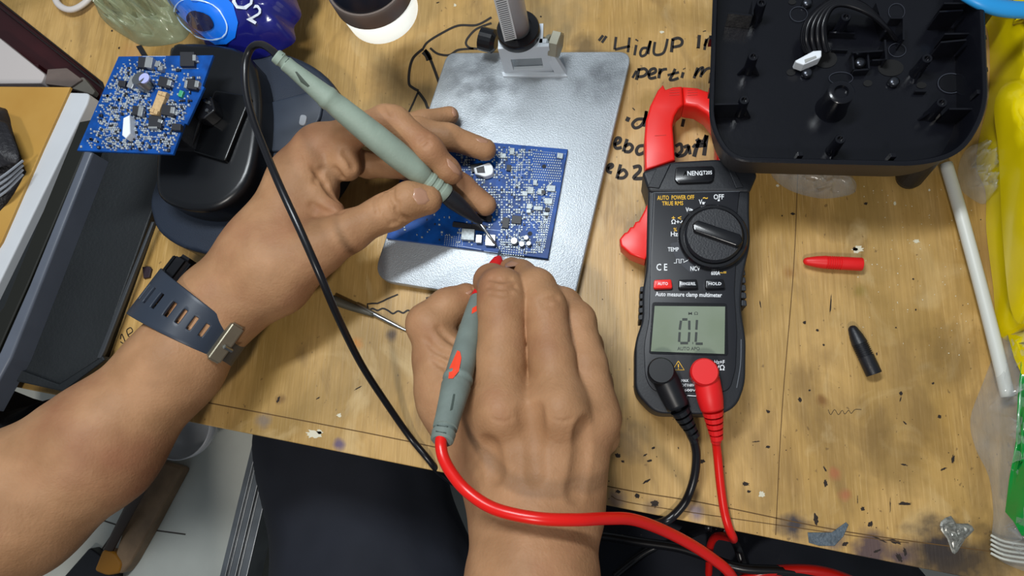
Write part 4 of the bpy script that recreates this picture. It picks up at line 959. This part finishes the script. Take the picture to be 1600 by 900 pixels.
# walls, ribs, ledges on the floor
def rib(p0,p1,z1,w_=1.0):
    a=Pm(p0[0],p0[1],z1);b=Pm(p1[0],p1[1],z1);d_=(b-a)[:2];d_/=np.linalg.norm(d_);nn=np.array([-d_[1],d_[0]])*w_/2
    return slab_w([(*(a[:2]+nn),),(*(b[:2]+nn),),(*(b[:2]-nn),),(*(a[:2]-nn),)],FL,z1)
for p0,p1,z1 in (((1114,163),(1154,162),HR-8),((1483,170),(1530,170),HR-8),((1475,5),(1515,5),HR-10),((1468,18),(1505,16),HF+18),((1476,53),(1518,52),HR-10),((1470,66),(1510,62),HF+18),((1138,20),(1176,24),HF+14),((1177,0),(1176,24),HF+14),
    ((1332,82),(1380,79),HF+8),((1332,82),(1334,108),HF+6),((1334,110),(1358,108),HF+6),((1358,108),(1356,82),HF+6),((1363,94),(1385,93),HF+6),((1385,93),(1383,62),HF+10),((1392,28),(1412,28),HF+8),((1412,28),(1412,62),HF+12),((1300,77),(1325,78),HF+4),((1430,142),(1448,142),HF+4),((1370,4),(1384,50),HF+10),((1296,50),(1336,52),HF+6)):
    obj('rib',*rib(p0,p1,z1),HM,hs)
for q in ((1112,60),(1113,118),(1112,142),(1250,242),(1395,244),(1536,60),(1538,110),(1530,145)):
    c=Pm(q[0],q[1],HR-3); obj('snap_tab',*slab_w([(c[0]-1.5,c[1]-1),(c[0]+1.5,c[1]-1),(c[0]+1.5,c[1]+1.5),(c[0]-1.5,c[1]+1.5)],HR-10,HR-2,0.3),HM,hs)
# wire loom
lm=thing('wire_loom','black multi-wire loom ending in a white connector inside the housing','wire loom',Pm(1300,60,FL+0.3))
for k in range(13):
    o=k*2.5-3; z=46+(k%3)*2.5
    obj('wire',*ptube([(1264+o*1.1,82,48+k%3),(1257+o*1.2,62,z+4),(1262+o,36,z+8),(1280+o*.8,14-o*0.1,z+10),(1310+o*.5,-2+o*.4,z+10),(1345+o*.5,6+o*.6,z+8),(1372+o*.4,28+o*.5,z+2),(1388+o*.5,52+o*.4,44)],1.35,n=6,seg=8),CABLE,lm,smooth=True)
obj('connector',*slab([(1243,94),(1271,79),(1284,78),(1284,87),(1282,90),(1256,101),(1244,97)],45,52,0.8),NYL,lm)
obj('connector_mouth',*slab([(1257,93),(1275,87),(1276,90),(1258,98)],52,52.3),mat('mouth_grey','#9a9c9a',0.6),lm)
# ------------------------------------------------------------------ bags on the right
YB=mat('yellow_film','#dfca05',0.25,coat=0.4,var=0.12,vscale=30)
yb=thing('yellow_bag','bright yellow plastic bag bulging along the right edge','bag',Pm(1590,260,0))
obj('bag_film',*pillow([(1526,-40),(1532,20),(1545,60),(1545,150),(1530,215),(1526,262),(1540,300),(1541,360),(1552,450),(1560,520),(1600,540),(1700,560),(1760,300),(1720,-60),(1600,-90)],0.3,30,0.4,22,9,rings=24,power=8),YB,yb,smooth=True)
obj('bag_fold',*pillow([(1560,150),(1600,120),(1650,200),(1640,420),(1610,500),(1585,480),(1572,360),(1566,240)],24,20,0.5,12,21,rings=14,zref=28,power=5),YB,yb,smooth=True)
bs=obj('blue_strap',*ptube([(1500,-14,66),(1530,2,66),(1560,12,64),(1600,16,62),(1650,14,60)],[4,4.5,5,5,5],n=6,flat=0.7),mat('light_blue_plastic','#2a93d6',0.35),smooth=True); tag(bs,'light blue strap across the top right corner over the yellow bag','strap')
cg=thing('clear_packet','clear crinkled packet with green print at the right edge of the bench','packet',Pm(1570,700,0))
pk_=pillow([(1590,500),(1560,540),(1535,600),(1516,655),(1524,700),(1545,745),(1552,800),(1550,850),(1570,880),(1640,890),(1750,800),(1760,560),(1680,500)],0.3,22,0.8,7,31,rings=30,power=6)
obj('film',*pk_,CLR,cg,smooth=True); bv=bvh_of(*pk_)
obj('green_print',*project(*fan([(1597,560),(1640,560),(1660,830),(1598,838),(1585,815),(1572,800),(1578,750),(1588,690),(1592,620)],8),bv,0.5),mat('green_film','#0c8a36',0.3,coat=0.3),cg,smooth=True)
obj('yellow_print',*project(*fan([(1575,520),(1640,500),(1640,600),(1600,590),(1586,560)],6),bv,0.5),YB,cg,smooth=True)
obj('seal',*merge(*[ptube([(1548,836+k*7,3+k%2),(1570,846+k*7,4),(1610,852+k*7,4)],0.7,n=4,seg=6) for k in range(5)]),mat('seal_white','#d8dad0',0.2,alpha=0.7),cg)
f=obj('crumpled_film',*pillow([(1205,270),(1225,264),(1262,268),(1300,270),(1334,280),(1336,300),(1312,308),(1280,310),(1240,300),(1215,285)],0.3,6,0.9,5,41,rings=14,power=5),CLR,smooth=True); tag(f,'crumpled clear film below the front edge of the housing','film')
f=obj('crumpled_film',*pillow([(1500,250),(1520,226),(1545,236),(1552,262),(1546,290),(1540,318),(1520,312),(1498,290)],0.3,10,0.9,5,43,rings=16,power=6),CLR,smooth=True); tag(f,'crumpled clear film between the white stick and yellow bag','film')
# ------------------------------------------------------------------ the two probes
def probe(label,cat_label,A,B,C_,Dp,mbody,tipm,marks=False):
    """A cable end, B body end, C_ cone end, Dp needle end (px,py,z)"""
    t=thing('test_probe',label,'test probe',Pm(*Dp))
    a,b,c,d=[Pm(*q) for q in (A,B,C_,Dp)]
    return t,a,b,c,d
t,a,b,c,d=probe('pale grey test probe held in the hand nearer the watch, black tip','',(430,86,118),(698,305,44),(752,349,24),(779,388,12.6),GREY,BLK)
pr=[(0,3.2),(0.005,3.9),(0.03,4.1),(0.035,3.6),(0.05,3.6),(0.055,4.2),(0.09,4.2),(0.26,6.0),(0.275,6.6),(0.295,6.6),(0.305,6.1),(0.34,6.6),(0.55,7.8),(0.68,8.0),(0.80,7.2),(0.86,6.0),(0.865,5.4),(0.88,5.4),(0.885,6.1),(0.90,6.1),(0.905,5.4),(0.92,5.4),(0.925,6.2),(0.94,6.2),(0.945,5.5),(0.96,5.5),(0.965,6.4),(0.99,6.4),(1,5.6)]
o=obj('barrel',*lathe(a,b,pr,36),GREY,t); autosmooth(o,40)
o=obj('tip_cone',*lathe(b,c,[(0,5.4),(0.2,5.6),(0.5,4.6),(0.85,2.6),(1,1.4)],28),BLK,t); autosmooth(o,50)
obj('needle',*lathe(c-(c-b)*0.1,d,[(0,0.9),(0.8,0.9),(1,0.15)],14),STEEL,t,smooth=True)
# clip slit on the barrel
bvp=bvh_of(*lathe(a,b,pr,36))
def patch(poly,bv,off,rings=4): return project(*fan(poly,rings),bv,off,60)
obj('slit',*merge(patch([(461,112),(464,112),(484,134),(481,136),(470,128)],bvp,0.2),patch([(440,86),(445,82),(446,83),(441,87)],bvp,.2,1),patch([(445,97),(451,91),(452,92),(446,98)],bvp,.2,1)),mat('slit_dark','#3c463e',0.6),t)
t2=t
lead2=[(436,90,118),(424,78,116),(410,70,112),(396,72,108),(387,86,105),(383,110,103),(385,145,102),(395,185,102),(412,230,104),(437,290,108),(470,362,106),(500,430,98),(530,500,78),(565,570,50),(605,632,22),(640,682,6),(668,716,3.5),(684,735,-4),(705,752,-30),(740,770,-60),(800,800,-90),(860,830,-110)]
obj('cable',*ptube(lead2,2.15,n=7,seg=12),CABLE,t,smooth=True)
t,a,b,c,d=probe('grey test probe with orange inlays held in the writing hand, red cable','',(690,690,104),(748,468,50),(777,409,30),(781,390,12.6),GREYD,ORG)
pr=[(0,4.6),(0.01,5.6),(0.05,5.9),(0.055,5.2),(0.075,5.2),(0.08,6.1),(0.1,6.2),(0.13,6.2),(0.26,7.0),(0.345,7.7),(0.355,7.3),(0.375,7.3),(0.385,7.9),(0.40,7.9),(0.41,7.3),(0.5,7.2),(0.75,6.6),(0.9,5.9),(1,5.2)]
o=obj('barrel',*lathe(a,b,pr,36),GREYD,t); autosmooth(o,40)
bvp=bvh_of(*lathe(a,b,pr,36))
for g_ in (patch([(715,548),(719,550),(721,560),(717,580),(708,592),(701,592),(703,575)],bvp,0.35),patch([(738,482),(748,476),(749,484),(737,491)],bvp,0.3,2)): obj('orange_inlay',*g_,ORG,t,smooth=True)
obj('slit',*merge(patch([(708,616),(711,616),(707,640),(703,642)],bvp,0.2),patch([(683,664),(700,666),(699,668),(683,666)],bvp,.2,2),patch([(681,673),(697,676),(697,678),(681,675)],bvp,.2,2)),mat('slit_dark2','#3f4a44',0.6),t)
o=obj('tip_cone',*lathe(b,c+(c-b)*0.12,[(0,5.2),(0.5,4.9),(0.8,4.2),(0.93,3.2),(1,1.6)],28),REDR,t); autosmooth(o,50)
obj('needle',*lathe(c,d,[(0,0.8),(0.8,0.8),(1,0.2)],14),STEEL,t,smooth=True)
obj('cable',*ptube([(690,680,105),(689,696,105),(693,716,106),(706,740,106),(728,766,106),(762,790,108),(800,803,110),(850,811,110),(905,812,104),(950,810,92),(990,812,78),(1035,828,60),(1080,851,44),(1115,874,32),(1140,896,22),(1165,940,0)],2.9,n=7,seg=14),CABR,t,smooth=True)
# ------------------------------------------------------------------ the person
person=thing('person','person in dark trousers holding two test probes, watch on one wrist','person',Pm(500,1000,FZ))
Lb=Body()
Lb.kb=16
Lb.cap((340,478,46),(275,568,50),21,25); Lb.cap((275,568,50),(150,700,56),25,33); Lb.cap((150,700,56),(20,790,62),33,39); Lb.cap((20,790,62),(-190,900,66),39,42)
Lb.cap((340,478,46),(408,398,46),21,22); Lb.cap((345,480,44),(430,442,44),21,18); Lb.cap((408,398,46),(468,276,46),22,16); Lb.cap((468,276,46),(500,222,46),14,9)
Lb.cap((420,420,46),(490,300,42),20,14)
Lb.cap((430,430,50),(492,392,54),18,14.5)           # thenar
Lb.cap((500,232,44),(540,232,42),9,8)
# thumb, index, middle, ring, little
Lb.chain([(470,405,52,14.5),(545,362,54,12.2),(594,336,53,10.2),(612,329,53,10.8),(640,313,53,10.6),(667,312,50,9.3)],k=5,kb=10)
Lb.chain([(490,228,46,10),(550,206,54,10.0),(602,188,62,9.0),(618,190,62,8.8),(664,228,60,8.2),(672,236,59,8.2),(700,266,50,7.0),(706,272,48,6.2)],k=4,kb=9)
Lb.chain([(505,240,36,9),(575,258,30,8.0),(640,262,34,7.6),(706,282,32,7.4),(722,292,29,7.6),(758,320,21.6,7.2)],k=4,kb=7)
Lb.chain([(500,225,34,9),(590,196,38,8.6),(655,204,36,8.2),(700,214,32,8.2),(758,234,22.4,7.2)],k=4,kb=7)
Lb.chain([(500,222,24,9),(600,200,26,8),(662,190,23,7.2),(702,181,17.5,6.4)],k=4,kb=7)
# flesh folds in the palm
Lb.pos+= [(Pm(545,264,47),7.5,8),(Pm(535,250,50),7,8),(Pm(500,312,50),8,8),(Pm(520,330,50),7,7)]
for q in ([(598,294),(594,312),(600,332),(612,352)],[(606,292),(602,312),(608,332),(620,350)],[(622,318),(620,330),(628,340),(640,344)],[(614,292),(612,306),(616,316)],[(590,300),(586,314),(590,332)]): Lb.crease(q,1.6,1.4,0.95,step=2)
for q in ([(494,283),(500,270),(505,262)],[(508,288),(516,300),(528,312),(540,318)],[(538,238),(548,250),(553,262)],[(522,264),(534,280),(544,290)],[(490,262),(502,276),(510,290)],[(487,320),(510,332),(535,330)]): Lb.crease(q,1.5,2.5,0.75,step=3)
for q in ([(655,222),(662,216),(670,212)],[(662,230),(672,222)],[(606,168),(612,180)]): Lb.crease(q,1.4,1.2,0.45,step=2)
VL,QL=Lb.mesh((-470,-160,-5),(0,0,0),1.0) if False else (None,None)
def bounds(B_,m=22):
    P_=[p for q in B_.base for p in q[:2]]+[p for ch in B_.chains for q in ch[0] for p in q[:2]]
    P_=np.array(P_); R_=max([max(q[2:]) for q in B_.base]); return P_.min(0)-R_-4,P_.max(0)+R_+4
lo,hi=bounds(Lb); lo[0]=max(lo[0],Pm(-130,800,60)[0]); VL,QL=Lb.mesh(lo,hi,1.0)
Rb=Body(); Rb.kb=15
Rb.cap((838,800,66),(832,900,74),25,29); Rb.cap((832,900,74),(826,1050,88),29,34); Rb.cap((826,1050,88),(800,1300,90),34,38)
Rb.cap((822,800,62),(790,655,62),22,17); Rb.cap((860,795,62),(866,650,64),21,17); Rb.cap((880,790,58),(915,655,56),18,15.5)
Rb.cap((800,800,56),(745,690,44),20,17); Rb.cap((745,690,44),(705,625,42),17,16); Rb.cap((705,625,42),(700,560,42),16,13); Rb.cap((750,620,50),(760,560,46),14,12)
Rb.cap((800,700,48),(830,560,40),20,16)
# thumb, index, middle, ring, little
Rb.chain([(690,600,42,15),(684,560,42,14),(676,516,44,12.0),(668,506,44,11.8),(700,480,41,10.8),(728,464,38,8.4)],k=5,kb=8)
Rb.chain([(778,652,70,15.5),(783,560,69,13.0),(785,476,66,13.2),(784,455,62,12.8),(768,440,46,10),(762,436,32,8.5)],k=4,kb=9)
Rb.chain([(874,650,72,14.5),(862,560,68,12.0),(850,480,62,12.0),(836,452,56,11.6),(812,432,42,9.5),(800,424,30,7.6),(796,420,24,6.6)],k=4,kb=8)
Rb.chain([(930,652,60,13.5),(916,570,56,11.0),(900,502,48,10.8),(880,478,40,10.2),(845,458,26,9),(825,448,20,7.6)],k=4,kb=8)
Rb.chain([(935,680,42,12),(928,600,38,10),(915,540,30,9.6),(890,505,22,9),(860,485,16,8)],k=4,kb=8)
Rb.pos+= [(Pm(783,642,82),7,16),(Pm(878,640,82),7,16)]
for q in ([(762,446),(785,450),(806,446)],[(764,456),(785,460),(802,456)],[(766,434),(785,437),(800,434)],[(845,470),(860,466),(872,464)],[(848,478),(862,474)]): Rb.crease(q,1.5,1.3,0.5,step=2)
for q in ([(828,640),(832,690),(836,740)],[(918,670),(914,720),(905,770)],[(760,700),(768,740)]): Rb.crease(q,5.0,4.0,0.25,step=3)
for q in ([(770,655),(786,659),(802,655)],[(868,656),(882,659),(894,654)]): Rb.crease(q,0.6,1.2,0.15,step=2)
for q in ([(685,512),(696,524),(710,535),(720,540)],[(664,530),(682,548),(704,556)],[(676,560),(694,572),(708,575)],[(700,580),(706,600)]): Rb.crease(q,1.4,2.2,0.7,step=3)
lo,hi=bounds(Rb); lo[1]=max(lo[1],Pm(830,1290,90)[1]); VR,QR=Rb.mesh(lo,hi,1.0)
V=np.vstack([VL,VR]); Q=np.vstack([QL,QR+len(VL)])
bodyo=fastobj('body',V,Q,SKIN,person)
for name,ng,bd in (('fingernail',[(645,293),(657,291),(667,298),(673,314),(665,321),(652,321),(643,308)],Lb),('fingernail',[(697,246),(702,248),(713,258),(722,272),(719,276),(708,270),(699,258)],Lb),('fingernail',[(741,216),(752,215),(764,221),(762,224),(750,223)],Lb),('fingernail',[(705,166),(711,170),(714,182),(709,184),(706,176)],Lb),('fingernail',[(788,412),(800,408),(812,411),(806,415),(790,417)],Rb),('fingernail',[(726,458),(737,452),(739,456),(733,461)],Rb)):
    pts,F=fan(ng,5); out=[]
    for k,(x,y) in enumerate(pts):
        h=bd.hit(x,y)
        if h is None or h[2]<0: h=bd.hit(*np.mean(ng,axis=0))
        n_=bd.normal(h); out.append(h+n_*(0.35 if k<=len(ng)*4 else -0.3))
    obj(name,np.array(out),F,NAIL,bodyo,smooth=True)
# shirt (out of frame, where the arms go) and trousers
CL=mat('dark_trousers','#1d212c',0.85,var=0.2,vscale=15,bump=0.4,bscale=60)
Tb=Body(); Tb.kb=40
Tb.cap((545,690,-190),(600,980,-180),76,84); Tb.cap((600,980,-180),(760,1600,-170),84,95)
Tb.cap((1080,770,-200),(1120,960,-190),80,88); Tb.cap((1120,960,-190),(900,1600,-170),88,95); Tb.cap((1150,800,-230),(1300,1000,-230),85,90); Tb.cap((545,690,-190),(640,600,-420),70,58); Tb.cap((640,600,-420),(640,600,-640),58,52); Tb.cap((1080,770,-200),(1050,600,-420),72,58); Tb.cap((1050,600,-420),(1050,600,-640),58,52)
Tb.cap((760,1600,-170),(900,1600,-170),95,95)
lo,hi=bounds(Tb); VT,QT=Tb.mesh(lo,hi,7.0)
VT=VT+np.stack([noise3(VT/45,3)*5+noise3(VT/20,4)*2.0]*3,1)*np.array([.5,.5,1])
fastobj('trousers',VT,QT,CL,person)
for px in (640,1050):
    c=Pm(px,600,-640); 
    sh_=obj('shoe',*pillow([(px-70,560),(px,500),(px+70,560),(px+60,720),(px,750),(px-60,720)],FZ+0.5,70,0.05,60,2,rings=10,zref=-680),BLK,person,smooth=True)
Sb=Body(); Sb.kb=50
tor=Pm(560,1600,-60)
A0=Pm(-190,900,66); R0=Pm(800,1300,90)
shL=np.array([-330.,-430.,250.]); shR=np.array([-20.,-470.,260.])
Sb.base=[(np.array([-170.,-480.,-150.]),np.array([-175.,-500.,200.]),120,130),(shL,shR,60,60),(shL,Pm(-190,900,66)+np.array([-6,-6,0]),62,47),(shR,Pm(800,1300,90)+np.array([0,-6,0]),60,44)]
P_=np.array([p for q in Sb.base for p in q[:2]]); VS,QS=Sb.mesh(P_.min(0)-140,P_.max(0)+140,9.0)
fastobj('shirt',VS,QS,mat('dark_shirt','#23252c',0.85),person)
# ------------------------------------------------------------------ wristwatch
wt=thing('wristwatch','smartwatch with slotted slate blue rubber strap around the wrist','wristwatch',Pm(300,480,30))
STR=mat('slate_strap','#2c3441',0.42,var=0.1)
ctr=Pm(312,508,47); ax=Pm(341,478,46)-Pm(275,568,50); ax/=np.linalg.norm(ax); 
zz=np.array([0,0,1.0]); side=np.cross(ax,zz); side/=np.linalg.norm(side); upv=np.cross(side,ax)
# side points to lower right of picture
def loop(th): # super-ellipse, pulled out to the upper left
    cx_,cy_=math.cos(th),math.sin(th); rx=29.5 if cx_>0 else 41.0; rz=29.5
    return ctr+side*(rx*np.sign(cx_)*abs(cx_))+upv*(rz*np.sign(cy_)*abs(cy_))
nT=220; nW=13; W2=15.0; V=[];F=[]
for i in range(nT):
    th=2*math.pi*i/nT; p=loop(th)
    flare=0.93-0.2*math.cos(th)
    for j in range(nW): V.append(p+ax*((j/(nW-1)-0.5)*2*W2*flare))
slots=[]
for s_ in range(7):
    c0=int(nT*(0.385-s_*0.042)); slots.append(c0)
for i in range(nT):
    for j in range(nW-1):
        hole=any(0<=i-s_<3 for s_ in slots) and 4<=j<=7
        if hole: continue
        a=i*nW+j;b=((i+1)%nT)*nW+j; F.append([a,b,b+1,a+1])
so=obj('strap',V,F,STR,wt,smooth=True); md=so.modifiers.new('thick','SOLIDIFY'); md.thickness=0.0024; md.offset=1; bv_=so.modifiers.new('bev','BEVEL'); bv_.width=0.0005; bv_.segments=2
# watch case at the far (upper left) end, buckle at the near end
def obox(c,ex,ey,ez,hx,hy,hz,bev=2,seg=3):
    bm=bmesh.new(); r=bmesh.ops.create_cube(bm,size=2)
    bmesh.ops.transform(bm,matrix=Matrix(((ex[0]*hx,ey[0]*hy,ez[0]*hz,c[0]),(ex[1]*hx,ey[1]*hy,ez[1]*hz,c[1]),(ex[2]*hx,ey[2]*hy,ez[2]*hz,c[2]),(0,0,0,1))),verts=bm.verts)
    bmesh.ops.bevel(bm,geom=bm.edges[:],offset=bev,segments=seg,affect='EDGES'); return from_bm(bm)
cw_=ctr+side*(-33)+upv*(-8)+ax*16
o=obj('case',*obox(ctr-side*34-upv*8+ax*13,side,upv,ax,6,15,18,3),BLKG,wt); autosmooth(o,35)
o=obj('screen',*obox(ctr-side*40.5-upv*8+ax*13,side,upv,ax,0.9,13.5,14.5,0.6),mat('screen_glass','#07090c',0.08,coat=1),wt)
o=obj('buckle',*obox(ctr+side*28.5+upv*12.5,(side*0.55-upv*0.83),(side*0.83+upv*0.55),ax,4.5,2.4,12.5,1.2),mat('brushed_buckle','#a09a88',0.35,metal=0.8,var=0.2),wt); autosmooth(o,35)
obj('buckle_pin',*tube([ctr+side*31+upv*15-ax*2,ctr+side*33+upv*9-ax*2],1.2),STEEL,wt)
